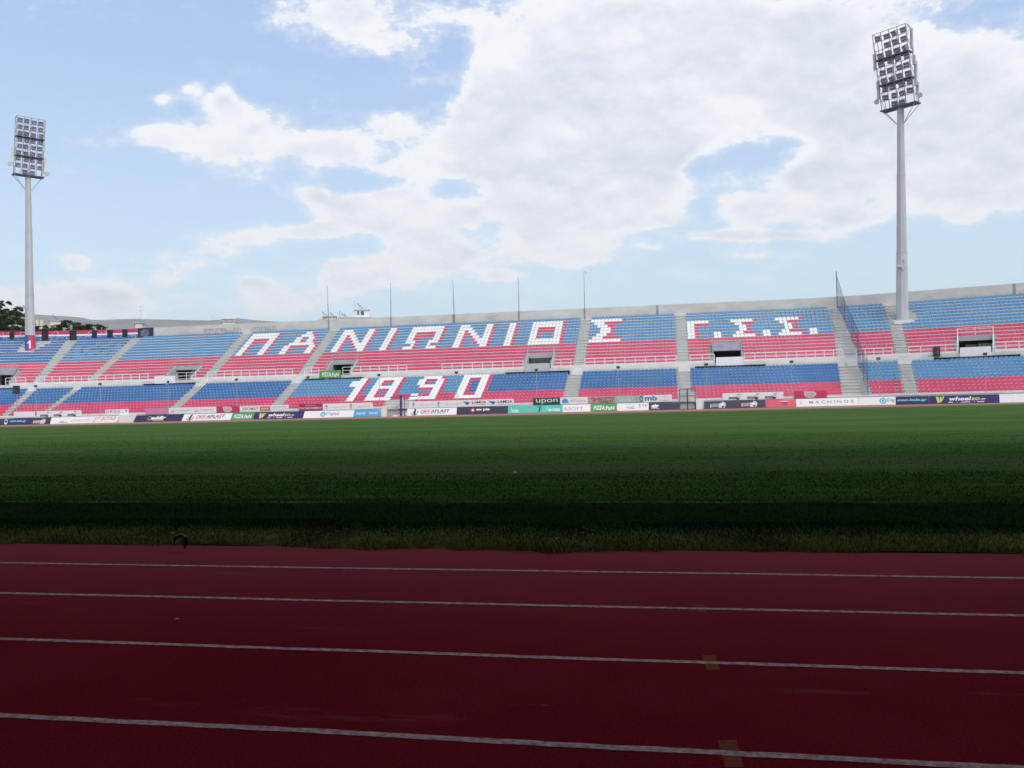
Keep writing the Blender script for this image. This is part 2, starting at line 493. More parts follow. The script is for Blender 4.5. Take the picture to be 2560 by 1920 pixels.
for y in (7.27, 6.06, 4.84, 3.625, 2.40): lane_line(y)
for (x, y) in ((.185, 6.06), (.195, 4.84), (.215, 3.625)):
    mb = MB(); w, h = (.032, .11) if y > 5 else (.040, .14)
    mb.add([(x - w + .01, y - h, .001), (x + w, y - h + .012, .001), (x + w - .006, y + h, .001), (x - w - .004, y + h - .01, .001)], [(0, 1, 2, 3)])
    tag(mb.build("lane_mark", tape_m), kind='structure')

# blades of grass along the near part of the pitch
def grass_material(name, a, b_, c):
    m = bpy.data.materials.new(name); m.use_nodes = True
    nt = m.node_tree; N, L = nt.nodes, nt.links; b = N['Principled BSDF']
    at = N.new('ShaderNodeAttribute'); at.attribute_name = 'tone'
    cr = N.new('ShaderNodeValToRGB'); e = cr.color_ramp.elements
    e[0].position = 0; e[0].color = a + (1,); e[1].position = 1; e[1].color = c + (1,)
    k = cr.color_ramp.elements.new(.5); k.color = b_ + (1,)
    L.new(at.outputs['Fac'], cr.inputs[0]); L.new(cr.outputs[0], b.inputs['Base Color'])
    b.inputs['Roughness'].default_value = .9; b.inputs['Specular IOR Level'].default_value = .0
    return m


grass_m = grass_material("grass_blades", (.004, .026, .004), (.044, .118, .023), (.40, .42, .13))
n = 170000
r = rng.random(n)
yy = np.where(r < .40, rng.random(n) ** 1.3 * 1.5, np.where(r < .75, rng.random(n) * 8, 40 * (1 - np.sqrt(rng.random(n)))))
xx = -3.2 + (rng.random(n) - .5) * (13 + 1.35 * (yy + 8.3))
ed = 8.33 + .10 * np.sin(xx * .9) + .07 * np.sin(xx * 2.7 + 1) + .04 * np.sin(xx * 7.1) + .03 * np.sin(xx * 13.3 + .5)
by = ed + yy - .02
clump = .5 + .5 * np.sin(xx * 3.1 + 2 * np.sin(by * 2.3)) * np.sin(by * 4.1 + xx)
hh = (.016 + .020 * rng.random(n)) * np.clip(1.25 - yy / 45, .4, 1) * (1 + .8 * np.exp(-yy / .35) * clump + .3 * clump)
ww = .004 + .003 * rng.random(n) + .0005 * yy
th = rng.random(n) * 2 * pi; ln = 1.2 * hh * rng.random(n); la = rng.random(n) * 2 * pi
bz = np.minimum(.05, np.maximum(yy, 0) * .18)
V = np.empty((n, 3, 3))
V[:, 0] = np.c_[xx - ww * np.cos(th), by - ww * np.sin(th), bz]
V[:, 1] = np.c_[xx + ww * np.cos(th), by + ww * np.sin(th), bz]
V[:, 2] = np.c_[xx + ln * np.cos(la), by + ln * np.sin(la), bz + hh]
me = bpy.data.meshes.new("grass_blades")
me.vertices.add(n * 3); me.vertices.foreach_set('co', V.ravel())
me.loops.add(n * 3); me.loops.foreach_set('vertex_index', np.arange(n * 3))
me.polygons.add(n); me.polygons.foreach_set('loop_start', np.arange(n) * 3); me.polygons.foreach_set('loop_total', np.full(n, 3))
wav = .16 * np.sin(xx * 1.3 + .7) + .12 * np.sin(xx * 3.1) + .09 * np.sin(xx * 6.7 + 2) + .12 * rng.normal(0, 1, n)
dry = np.clip(1.25 - (yy + wav) / .66, 0, 1) * (.6 + .4 * (np.sin(xx * 1.7) * np.sin(xx * .63 + 2) * .5 + .5))
tone = np.clip(.10 + .40 * rng.random(n) + dry * (.38 + .5 * rng.random(n)), 0, 1)
dark_band = np.clip((yy + wav - .75) / .5, 0, 1) * np.clip((3.7 + wav * 1.6 - yy) / .9, 0, 1) * (.72 + .28 * np.sin(xx * .9 + yy * 1.7) * np.sin(xx * 2.3 + 1))          # dark band outside the touchline: denser grass, plus near shade put into the tone
tone = tone * (1 - .88 * dark_band)
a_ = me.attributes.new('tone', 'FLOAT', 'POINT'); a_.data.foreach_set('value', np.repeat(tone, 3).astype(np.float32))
me.materials.append(grass_m); me.update(); me.validate()
go = bpy.data.objects.new("grass", me); COL.objects.link(go)
tag(go, "short dark green grass with a dry yellow fringe beside the track", "grass", kind='stuff')

# ------------------------------------------------------------------ the stand
T_UP, R_UP, Z_UP = .8, .485, 5.945
T_LO, R_LO, Z_LO = .8, .40, .95


def o_up(k): return (k - 7) * T_UP
ZS = .37                                # the treads carry the seat shells directly
def z_up(k): return Z_UP + ZS + R_UP * k
def o_lo(j): return -15.8 + T_LO * j
def z_lo(j): return Z_LO + ZS + R_LO * j


VOMS = [(-103.4, -101.1), (-74.2, -70.0), (-48.75, -45.0), (-19.35, -15.8), (6.15, 9.75), (37.6, 41.3)]
AISLES_UP = [lambda o: -96.6, lambda o: -86.9, lambda o: -67.3, lambda o: -52.2, lambda o: -12.0, lambda o: 2.05,
             lambda o: 22.4 + (6.2 - o) * .185, lambda o: 29.2 + (6.2 - o) * .169]
AW = 1.7

stand = thing("stadium_stand", "long two tier concrete stand across the pitch under red and blue seats", "stand", (0, 123.5, 0))
SO = (0, 123.5, 0)

# upper terrace: cut away over each stair opening
cuts = [(U0, None)]
mb = MB()
prof_full = [(-6.05, Z_UP - .05), (-6.05, z_up(0))]
for k in range(1, 16):
    a = o_up(k) - .45
    prof_full += [(a + .12, z_up(k - 1)), (a + .12, z_up(k) - .10), (a, z_up(k) - .10), (a, z_up(k))]
prof_full += [(o_up(15) + .9, z_up(15)), (o_up(15) + .9, -1.2)]
prof_cut = prof_full[16:]                # rows 0-3 are missing over an opening
edges = [U0] + [e for v in VOMS for e in v] + [U1]
for i in range(len(edges) - 1):
    a, b = edges[i], edges[i + 1]
    sweep(mb, prof_full if i % 2 == 0 else prof_cut, a, b)
mb.build("upper_terrace", concrete, stand, SO)

# lower terrace
mb = MB()
prof = [(-16.72, Z_LO), (-16.25, Z_LO), (-16.25, z_lo(0))]
for j in range(1, 10):
    a = o_lo(j) - .45
    prof += [(a + .12, z_lo(j - 1)), (a + .12, z_lo(j) - .09), (a, z_lo(j) - .09), (a, z_lo(j))]
prof += [(-8.0, z_lo(9))]
sweep(mb, prof, U0, U1)
mb.build("lower_terrace", concrete, stand, SO)
# wall behind the last lower row, open in front of the stair openings
RECESS = [(a - 2.6, b + 2.8) for a, b in VOMS]
mb = MB()
cur = U0
for a, b in RECESS + [(U1, U1)]:
    if a > cur: sweep(mb, [(-8.0, z_lo(9)), (-8.0, 5.60), (-7.1, 5.60), (-7.1, z_lo(9))], cur, a, closed=True)
    if b < U1:
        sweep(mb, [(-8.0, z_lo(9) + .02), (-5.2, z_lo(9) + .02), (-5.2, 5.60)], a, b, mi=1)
    cur = b
mb.build("rear_wall", [concrete, mat("recess_shade_concrete", (.06, .06, .075), .9)], stand, SO)  # second slot is near black: the slab's shade painted into the recess
mb = MB(); sweep(mb, [(-7.5, 5.52), (-7.5, Z_UP - .01), (-6.045, Z_UP - .01), (-6.045, 5.52)], U0, U1, closed=True)
mb.build("walkway_slab", concrete, stand, SO)
mb = MB(); sweep(mb, [(6.95, 5.0), (6.95, 15.4), (7.25, 15.4), (7.25, 5.0)], -84.2, U1, closed=True)
wall_o = mb.build("back_wall", wall_conc, stand, SO)
# pilaster stains: shallow joints on the wall
for u in (-32.7, -1.3, 44.0):
    mb = MB(); sweep(mb, [(6.92, 13.3), (6.92, 15.395), (6.947, 15.395), (6.947, 13.3)], u - .16, u + .16, closed=True)
    mb.build("wall_joint", mat("wall_joint_concrete", (.36, .33, .33), .9, .2, 2), stand, SO)

# parapet along the track, with gaps for the gates
GATES = [(-36.45, -32.9), (1.3, 3.25)]
mb = MB(); cur = U0
for a, b in GATES + [(U1, U1)]:
    sweep(mb, [(-16.98, -.9), (-16.98, 1.06), (-17.04, 1.06), (-17.04, 1.16), (-16.68, 1.16), (-16.68, 1.06), (-16.74, 1.06), (-16.74, -.9)], cur, a, closed=True)
    cur = b
mb.build("parapet_wall", white_paint, stand, SO)
for a, b in GATES:                       # steps down to the track behind each gate
    mb = MB()
    for q in range(4):
        sweep(mb, [(-16.74 + .3 * q - .35, -.9), (-16.74 + .3 * q - .35, .22 * (q + 1)), (-16.44 + .3 * q, .22 * (q + 1)), (-16.44 + .3 * q, -.9)], a + .05, b - .05, closed=True)
    mb.build("gate_steps", concrete_step, stand, SO)

# aisle stairs: one extra half step on every tread
for uf in AISLES_UP:
    mb = MB()
    for k in range(16):
        o = o_up(k) - .45; u = uf(o_up(k)); p = .004 if k else 0
        if k < 15:
            sweep(mb, [(o + .50, z_up(k)), (o + .50, z_up(k) + R_UP / 2 - .07), (o + .40, z_up(k) + R_UP / 2 - .07), (o + .40, z_up(k) + R_UP / 2), (o + .797, z_up(k) + R_UP / 2), (o + .797, z_up(k))], u - AW / 2 + .16, u + AW / 2 - .16, closed=True)
    mb.build("aisle_stairs", concrete_step, stand, SO)
AISLES_LO = [lambda o: -95.9, lambda o: -87.3, lambda o: -67.0, lambda o: -52.0, lambda o: -12.0, lambda o: 2.12,
             lambda o: 24.6 + (-8.4 - o) * .32, lambda o: 31.75 + (-8.4 - o) * .165]
for uf in AISLES_LO:
    mb = MB()
    for j in range(9):
        o = o_lo(j) - .45; u = uf(o_lo(j))
        sweep(mb, [(o + .50, z_lo(j)), (o + .50, z_lo(j) + R_LO / 2 - .07), (o + .40, z_lo(j) + R_LO / 2 - .07), (o + .40, z_lo(j) + R_LO / 2), (o + .797, z_lo(j) + R_LO / 2), (o + .797, z_lo(j))], u - .62, u + .62, closed=True)
    u = uf(-8.4)
    sweep(mb, [(-8.85, z_lo(9)), (-8.85, 5.05), (-8.45, 5.05), (-8.45, 5.45), (-7.52, 5.45), (-7.52, z_lo(9))], u - .75, u + .75, closed=True)
    mb.build("aisle_stairs", concrete_step, stand, SO)

# stair openings in the upper tier
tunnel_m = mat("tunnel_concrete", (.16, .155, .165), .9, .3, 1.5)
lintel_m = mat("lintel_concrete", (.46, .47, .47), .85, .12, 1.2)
cream_m = mat("cream_render", (.66, .62, .52), .8, .15, .8)
for vi, (a, b) in enumerate(VOMS):
    t = MB()
    oc = o_up(4) - .45
    zt = z_up(4) - .62
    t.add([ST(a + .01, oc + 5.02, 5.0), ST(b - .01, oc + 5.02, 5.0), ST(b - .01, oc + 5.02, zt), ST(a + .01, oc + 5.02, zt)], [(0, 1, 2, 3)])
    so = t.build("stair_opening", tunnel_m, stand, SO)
    for (ua, ub) in ((a - .2, a), (b, b + .2)):     # side walls rising with the rows
        t = MB(); sweep(t, [(-6.06, 5.2), (-6.06, z_up(0) + .10), (oc + .02, z_up(4) + .06), (oc + .02, 5.2)], ua, ub, closed=True)
        t.build("side_wall", lintel_m, so, SO)
    t = MB(); sweep(t, [(oc - .05, zt), (oc - .05, z_up(4) + .06), (oc + .25, z_up(4) + .06), (oc + .25, zt)], a + .003, b - .003, closed=True)
    t.build("lintel", lintel_m, so, SO)
    t = MB()
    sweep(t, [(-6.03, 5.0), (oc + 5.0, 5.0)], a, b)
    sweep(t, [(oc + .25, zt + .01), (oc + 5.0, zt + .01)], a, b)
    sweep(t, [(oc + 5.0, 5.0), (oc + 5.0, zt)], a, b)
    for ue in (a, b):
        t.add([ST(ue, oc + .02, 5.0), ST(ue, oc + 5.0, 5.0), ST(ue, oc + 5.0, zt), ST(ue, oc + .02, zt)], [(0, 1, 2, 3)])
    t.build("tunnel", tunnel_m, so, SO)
    if vi == 3:                          # barred gate
        t = MB()
        for q in range(22):
            u = a + .3 + (b - a - .6) * q / 21
            t.tube(ST(u, oc - .15, 5.3), ST(u, oc - .15, zt), .022, 5)
        for z in (6.2, zt - .05): t.tube(ST(a + .3, oc - .15, z), ST(b - .3, oc - .15, z), .03, 5)
        t.build("barred_gate", galv, so, SO)
    if vi in (0, 4):                      # sheet metal hood over the opening
        t = MB(); sweep(t, [(-4.6, zt + .0), (oc - .1, z_up(4) + .62), (oc - .05, z_up(4) + .55), (-4.55, zt - .06)], a - .1, b + .1, closed=True)
        t.build("hood", mat("grey_sheet_metal", (.34, .33, .38), .45, .35, 1.5, metal=.2), so, SO)
    if vi in (1, 5):                      # light seen at the far side: pale walls and a column
        t = MB()
        u = a + (b - a) * .35
        t.box(ST(u, oc + 2.0, 6.3), (1.3, .2, 1.9)); t.box(ST(b - .6, oc + 1.4, 6.3), (1.1, .2, 2.0))
        t.box(ST(a + (b - a) * .62, oc + 1.2, 6.3), (.3, .3, 2.0))
        t.build("inner_wall", cream_m, so, SO)

# ------------------------------------------------------------------ seats
seat_cols = {'W': mat("seat_white", (.82, .82, .81), .45, .06, 1.2),
             'R': mat("seat_crimson", (.60, .078, .165), .42, .0, .35, col2=(.53, .042, .115)),
             'L': mat("seat_sky_blue", (.105, .265, .455), .42, .0, .30, col2=(.085, .225, .41)),
             'B': mat("seat_royal_blue", (.030, .125, .325), .42, .0, .30, col2=(.048, .165, .375))}
CODE = 'WRLB'


def seat_mesh():
    V = []; F = []
    # backrest: bent shell, rounded top corners
    xs = [-.252, -.222, -.13, 0, .13, .222, .252]
    top = [.235, .335, .392, .402, .392, .335, .235]
    bend = [.0, .02, .05, .06, .05, .02, .0]
    rows = 4
    for side in (0, 1):
        for i, x in enumerate(xs):
            for r_ in range(rows):
                t = r_ / (rows - 1)
                z = .06 + (top[i] - .06) * t
                y = .17 + .09 * t + bend[i] * (.4 + .6 * t) + side * .03
                V.append((x, y, z))
    n = len(xs) * rows
    for i in range(len(xs) - 1):
        for r_ in range(rows - 1):
            q = i * rows + r_
            F.append((q, q + rows, q + rows + 1, q + 1)); F.append((n + q, n + q + 1, n + q + rows + 1, n + q + rows))
    ring = [i * rows + rows - 1 for i in range(len(xs))]
    for a, b in zip(ring[:-1], ring[1:]): F.append((a, b, n + b, n + a))
    for r_ in range(rows - 1):
        F.append((r_, r_ + 1, n + r_ + 1, n + r_)); q = (len(xs) - 1) * rows + r_
        F.append((q + 1, q, n + q, n + q + 1))
    # pan: dished, rolled front lip
    o = len(V)
    px = [-.252, -.17, 0, .17, .252]
    py = [(-.20, .0), (-.19, .085), (-.06, .075), (.10, .055), (.20, .06)]
    dish = [.03, .0, -.012, .0, .03]
    for i, x in enumerate(px):
        for (y, z) in py: V.append((x, y, z + (dish[i] if z > .01 else 0)))
    m = len(py)
    for i in range(len(px) - 1):
        for j in range(m - 1):
            q = o + i * m + j; F.append((q, q + m, q + m + 1, q + 1))
    for e in (0, (len(px) - 1) * m):
        b0 = len(V); V += [(V[o + e][0], .20, .0)]
        F.append((o + e, o + e + 1, o + e + 2, o + e + 3, o + e + 4, b0))
    return np.array(V), F


SV, SF = seat_mesh()
PITCH = .514

LET = {
    'PI': ["WWWWWWWWWR", "WWWWWWWWWR", "WWRRRRRWWR", "WWRRRRRWWR", "WWR....WWR", "WWR....WWR", "WWR....WWR", "WWR....WWR"],
    'A': ["....WWR....", "...WWWWR...", "..WWR.WWR..", "..WWR.WWR..", ".WWWWWWWWR.", "WWRRRRRRWWR", "WWR.....WWR", "WWR.....WWR"],
    'N': ["WWW.....WWR", "WWWW....WWR", "WWRWW...WWR", "WWRRWW..WWR", "WWR.RWW.WWR", "WWR..RWWWWR", "WWR...RWWWR", "WWR.....WWR"],
    'I': ["WWR"] * 8,
    'OM': ["WWWWWWWWWWR", "WWWWWWWWWWR", "WWRRRRRRWWR", "WWRRRRRRWWR", "WWRR....WWR", "WWWR...WWWR", "..WR...WR..", "WWWR...WWWR"],
    'O': ["WWWWWWWWWR", "WWWWWWWWWR", "WWRRRRRWWR", "WWRRRRRWWR", "WWR....WWR", "WWR....WWR", "WWWWWWWWWR", "WWWWWWWWWR"],
    'S': ["WWWWWWWWWR", ".WWWRRRRR.", "..WWWRR...", "...WWWR...", "...WWWR...", "..WWWRR...", ".WWWRRRRR.", "WWWWWWWWWR"],
    'G': ["WWWWWW", "WWRRRR", "WWR...", "WWR...", "WWR...", "WWR..."],
    's': ["WWWWWWR", ".WWRRR.", "..WWR..", "..WWR..", ".WWRRR.", "WWWWWWR"],
    '.': ["", "", "", "", "WW", "WW"],
    '1': ["..WWR", "WWWWR", "WWWWR", "..WWR", "..WWR", "..WWR", "..WWR", "..WWR"],
    '8': ["WWWWWWWR", "WWRRRWWR", "WWR..WWR", "WWWWWWWR", "WWRRRWWR", "WWR..WWR", "WWRRRWWR", "WWWWWWWR"],
    '9': [".WWWWWR.", "WWRRRWWR", "WWR..WWR", ".WWWWWWR", ".RRRRWWR", ".....WWR", "WWRRRWWR", "WWWWWWWR"],
    '0': ["WWWWWWWR", "WWRRRWWR", "WWRBBWWR", "WWRBBWWR", "WWRBBWWR", "WWRBBWWR", "WWRRRWWR", "WWWWWWWR"],
}
# (block, first column, letter, first row counted from the top)
UP_TXT = [(3, 1, 'PI', 1), (3, 15, 'A', 1), (4, 2, 'N', 1), (4, 17, 'I', 1), (4, 24, 'OM', 1), (4, 39, 'N', 1), (4, 54, 'I', 1), (4, 61, 'O', 1),
          (5, 0, 'S', 1), (6, 0, 'G', 3), (6, 7, '.', 3), (6, 12, 's', 3), (6, 20, '.', 3), (6, 24, 's', 3), (6, 32, '.', 3)]
LO_TXT = [(4, 15, '1', 0), (4, 22, '8', 0), (4, 34, '9', 0), (4, 46, '0', 0)]


def text_at(txt, block, col, row):
    for (b, c0, ch, r0) in txt:
        if b == block:
            pat = LET[ch]; i = row - r0
            if 0 <= i < len(pat) and c0 <= col < c0 + len(pat[i]) and pat[i][col - c0] != '.':
                return pat[i][col - c0]
    return None


REAR_U = []          # filled from the board list: ranges where rear boards hide the first row
seats = []           # (tier, row, block, x, y, z, heading, colour)
ups = [lambda o: U0 - AW / 2] + AISLES_UP + [lambda o: U1 + AW / 2]
for k in range(16):
    o = o_up(k); rt = 15 - k
    for b in range(len(ups) - 1):
        ua = ups[b](o) + AW / 2; ub = ups[b + 1](o) - AW / 2
        # arc length differs from u on the bends
        x0, y0, _ = ST(ua, o, 0); x1, y1, _ = ST(ub, o, 0)
        nseat = int(hypot(x1 - x0, y1 - y0) / PITCH + .25)
        for c in range(nseat):
            u = ua + (ub - ua) * (c + .5) / nseat if (b in (0, 1, 2, 7, 8)) else ua + PITCH * (c + .5)
            if k <= 3 and any(a - .45 < u < bb + .45 for a, bb in VOMS): continue
            x, y, z = ST(u, o, z_up(k))
            if k >= 9 and hypot(x - 31.6, y - 123.6) < 1.55 + .0 * k: continue
            if k >= 10 and 31.0 < x < 32.6 and k <= 11: continue
            if k >= 11 and abs(x + 103.0) < 1.3 + .25 * (k - 11): continue
            cc = text_at(UP_TXT, b, c, rt)
            if cc is None:
                if rt >= 9: cc = 'R'
                else: cc = 'L'
                if b == 0 and rt < 9: cc = 'B'
                if b == 1 and rt < 9: cc = 'B' if rng.random() < (1.15 - rt * .16) else 'L'
            seats.append(('u', k, b, x, y, z, heading(u), cc))
los = [lambda o: U0 - .8] + AISLES_LO + [lambda o: U1 + .8]
for j in range(10):
    o = o_lo(j); rt = 9 - j
    for b in range(len(los) - 1):
        ua = los[b](o) + .8; ub = los[b + 1](o) - .8
        x0, y0, _ = ST(ua, o, 0); x1, y1, _ = ST(ub, o, 0)
        nseat = int(hypot(x1 - x0, y1 - y0) / PITCH + .25)
        for c in range(nseat):
            u = ua + (ub - ua) * (c + .5) / nseat if (b in (0, 1, 2, 7, 8)) else ua + PITCH * (c + .5)
            if j < 2 and any(a - .3 < u < bb + .3 for a, bb in GATES): continue
            x, y, z = ST(u, o, z_lo(j))
            cc = text_at(LO_TXT, b, c, rt)
            if cc is None:
                if rt >= 6: cc = 'R'
                elif b <= 3: cc = 'B'
                elif b == 4: cc = 'L' if c < 54 else 'B'
                elif b in (5, 6): cc = 'B'
                else: cc = 'L' if rng.random() > .02 else 'B'
            seats.append(('l', j, b, x, y, z, heading(u), cc))


# ------------------------------------------------------------------ lettering and boards
def text_shape(body, bold=0.0, shear=0.0):
    cu = bpy.data.curves.new("t", 'FONT'); cu.body = body; cu.size = 1.0; cu.offset = bold; cu.shear = shear
    cu.resolution_u = 3
    ob = bpy.data.objects.new("t", cu); COL.objects.link(ob)
    bpy.context.view_layer.update()
    dg = bpy.context.evaluated_depsgraph_get()
    me = ob.evaluated_get(dg).to_mesh()
    V = [(v.co.x, v.co.y) for v in me.vertices]; F = [tuple(p.vertices) for p in me.polygons]
    ob.evaluated_get(dg).to_mesh_clear()
    bpy.data.objects.remove(ob); bpy.data.curves.remove(cu)
    return V, F


def fit(V, x, y, w, h):
    if not V: return V
    a = np.array(V); mn = a.min(0); mx = a.max(0); s = np.maximum(mx - mn, 1e-5)
    return [(x + (p[0] - mn[0]) / s[0] * w, y + (p[1] - mn[1]) / s[1] * h) for p in a]


def circle(n=20, a0=0, a1=2 * pi): return [(.5 + .5 * cos(a0 + (a1 - a0) * i / n), .5 + .5 * sin(a0 + (a1 - a0) * i / n)) for i in range(n + (0 if abs(a1 - a0 - 2 * pi) < 1e-6 else 1))]


def ring(t=.2, n=24, a0=0, a1=2 * pi):
    V = []; F = []
    for i in range(n + 1):
        a = a0 + (a1 - a0) * i / n
        V += [(.5 + .5 * cos(a), .5 + .5 * sin(a)), (.5 + (.5 - t) * cos(a), .5 + (.5 - t) * sin(a))]
    F = [(2 * i, 2 * i + 2, 2 * i + 3, 2 * i + 1) for i in range(n)]
    return V, F


SHAPES = {
    'disc': (circle(), None), 'ring': ring(.16), 'ringthin': ring(.07), 'arc': ring(.09, 20, radians(200), radians(375)),
    'rect': ([(0, 0), (1, 0), (1, 1), (0, 1)], None),
    'slash': ([(0, 0), (.75, 0), (1, 1), (.25, 1)], None),
    'swoosh': ([(0, .72), (.06, .30), (.24, .0), (.45, .08), (1, 1), (.5, .52), (.27, .40), (.13, .50)], None),
    'shield': ([(0, 1), (0, .45), (.12, .2), (.5, 0), (.88, .2), (1, .45), (1, 1), (.5, .93)], None),
    'leaf': ([(0, 1), (.02, .5), (.16, .15), (.45, 0), (.78, .1), (.98, .4), (1, .7), (.86, .92), (.5, 1)], None),
    'ved': ([(0, .62), (.26, .42), (.42, .42), (.58, 1), (1, 1), (.86, 0), (.5, 0), (.34, .24), (.18, .40)], None),
    'wing': ([(0, .85), (.3, 1), (1, .75), (.72, .3), (.52, 0), (.36, .35), (.2, .6)], None),
    'hand': ([(0, .10), (0, .62), (.55, .66), (.78, .80), (.72, 1), (.92, .86), (1, .60), (.90, 0), (.60, .02), (.46, .16)], None),
    'cup': ([(.15, 0), (.85, 0), (1, 1), (0, 1)], None),
    'blob': ([(.1, .1), (.45, 0), (.62, .18), (1, .0), (.84, .72), (.6, 1), (.3, .96), (.05, .7), (0, .35)], None),
    'bird': ([(0, .55), (.3, .62), (.42, .9), (.56, 1), (.7, .85), (.72, .6), (1, .5), (.7, .42), (.55, .3), (.4, .44), (.2, .40)], None),
    'sail': ([(0, 0), (.2, .5), (.3, 0), (.5, .95), (.6, 0), (.8, .6), (1, 0)], None),
    'wletter': ([(0, 1), (.18, .1), (.34, 0), (.50, .25), (.62, .1), (.80, .45), (1, .95), (.82, 1), (.72, .60), (.66, .95), (.52, .95), (.40, .45), (.34, .9), (.2, .95)], None),
}
PAINT = {'dullblue': (.075, .19, .42), 'white': (.88, .88, .89), 'black': (.02, .02, .03), 'ink': (.045, .04, .075), 'navy': (.035, .03, .13), 'dnavy': (.035, .032, .09), 'grey': (.28, .28, .30), 'lgrey': (.55, .55, .57),
         'pgrey': (.68, .69, .70), 'red': (.55, .03, .06), 'softred': (.72, .22, .20), 'crimson': (.58, .05, .13), 'cored': (.66, .10, .14), 'green': (.10, .36, .10), 'dgreen': (.025, .085, .045), 'lime': (.56, .72, .10),
         'teal': (.09, .58, .46), 'pteal': (.33, .60, .50), 'sky': (.09, .37, .70), 'cyan': (.20, .66, .86), 'blue': (.03, .14, .36), 'pink': (.66, .27, .44), 'tan': (.56, .40, .37),
         'maroon': (.36, .035, .11), 'violet': (.16, .07, .30), 'orange': (.72, .15, .06), 'magenta': (.55, .05, .22), 'aqua': (.10, .48, .66), 'plum': (.22, .09, .22), 'silver': (.60, .60, .60)}


def paint(c): return mat("print_" + c, PAINT[c], .5, .07, 2.0)


TOTALS = [0]


def panel_thing(name, label, cat, P0, ax, up, w, h, bg, elems, group=None, thick=.05, slant=0.0, slant_l=None):
    """a printed board: panel mesh + lettering / emblem meshes as parts. ax, up: unit vectors; normal faces the pitch"""
    P0 = Vector(P0); ax = Vector(ax).normalized(); up = Vector(up).normalized(); nr = ax.cross(up).normalized()
    t = thing(name, label, cat, P0, group)
    mb = MB()
    sl = slant if slant_l is None else slant_l
    crn = [(0, 0), (w, 0), (w + slant, h), (sl, h)]
    mb.prism([ax * a + up * b - nr * thick for a, b in crn], nr * thick)
    mb.build("panel", paint(bg), t)
    groups = {}
    for i, e in enumerate(elems):
        kind, what, x, y, ew, eh, colr = e[:7]
        lay = .006 + .003 * i
        if kind == 't':
            bold = e[7] if len(e) > 7 else .012
            shear = e[8] if len(e) > 8 else 0
            V, F = text_shape(what, bold, shear); key = ('lettering', i, colr)
        else:
            V, F = SHAPES[what]
            if F is None: F = [tuple(range(len(V)))]
            key = ('emblem', i, colr)
        V = fit(V, x * w, y * h, ew * w, eh * h)
        mb = MB(); mb.add([ax * (a + sl * b / h) + up * b + nr * lay for a, b in V], F)
        mb.build(key[0] if what not in ('rect', 'slash') else 'printed_stripe', paint(colr), t)
    return t


def board_front(u0, u1, label, bg, elems, z0=.04, h=.93, slant=0.0, name="advertising_board", o0=-17.95, lean=.30, g="boards along the far track"):
    a = Vector(ST(u0, o0, z0)); b = Vector(ST(u1 - .02, o0, z0))
    ax = (b - a); w = ax.length; hd = Vector((0, 0, 1)); out = Vector((sin(ref(u0)[2]), cos(ref(u0)[2]), 0))
    up = (hd * cos(lean) + out * sin(lean))
    return panel_thing(name, label, "board", a, ax, up, w, h, bg, elems, g, slant=slant)


def board_rear(u0, u1, label, bg, elems, z0=1.0, h=.85, g="boards on the parapet"):
    a = Vector(ST(u0, -17.10, z0)); b = Vector(ST(u1 - .02, -17.10, z0))
    REAR_U.append((u0, u1))
    return panel_thing("advertising_board", label, "board", a, b - a, Vector((0, 0, 1)), (b - a).length, h, bg, elems, g)


W = 'white'
GS = lambda x, c='silver', k='ink': [('s', 'hand', x, .06, .26, .88, c), ('s', 'rect', x + .018, .16, .12, .40, k), ('t', 'GSIU', x + .024, .22, .12, .28, c, .02), ('s', 'disc', x + .17, .36, .05, .30, 'white'), ('s', 'slash', x + .185, .1, .045, .24, k)]
GSr = lambda x: [('s', 'rect', x, .12, .15, .32, 'ink'), ('t', 'GSIU', x + .008, .17, .11, .22, 'lgrey', .02), ('s', 'slash', x + .125, .05, .06, .26, 'ink'), ('s', 'disc', x + .13, .30, .06, .38, 'pgrey'), ('s', 'slash', x + .13, .70, .08, .2, 'lgrey')]
DRIV = [('s', 'ved', .10, .14, .085, .80, 'navy'), ('s', 'arc', .075, .04, .15, .62, 'navy'), ('t', 'DRIV', .275, .34, .20, .46, 'red', .014, .12), ('t', 'APLAST', .48, .34, .38, .46, 'dnavy', .014, .12), ('s', 'rect', .275, .22, .50, .035, 'grey')]
PIZZA = [('s', 'slash', .08, .14, .80, .70, 'green'), ('t', 'PiZZA', .12, .22, .42, .55, W, .03, .1), ('t', 'FaN', .58, .16, .33, .52, W, .03, .1), ('s', 'disc', .48, .14, .10, .12, 'lime')]
WHEEL = [('s', 'wletter', .10, .06, .125, .86, 'lime'), ('t', 'wheel', .29, .34, .32, .50, W, .03, .15), ('t', 'so', .61, .34, .12, .36, 'lime', .03, .15), ('t', '.gr', .735, .26, .08, .30, W, .02, .2),
         ('s', 'rect', .28, .12, .07, .08, W), ('s', 'rect', .40, .13, .015, .06, W), ('s', 'rect', .46, .11, .13, .08, W), ('s', 'rect', .645, .13, .015, .06, W), ('s', 'rect', .69, .12, .10, .08, W)]
DIG = [('s', 'disc', .33, .14, .11, .74, 'aqua'), ('t', 'in', .36, .32, .05, .36, W, .02), ('t', 'Digital', .455, .24, .25, .56, 'grey', .006)]
HENTA = lambda p, q: [('t', 'H', p, .22, .03, .66, W, .0), ('t', 'enta', p + .045, .12, .26, .42, W, .02)] + ([('s', 'cup', q, .06, .09, .74, 'pink'), ('s', 'rect', q - .005, .76, .10, .08, 'maroon')] if q else [])
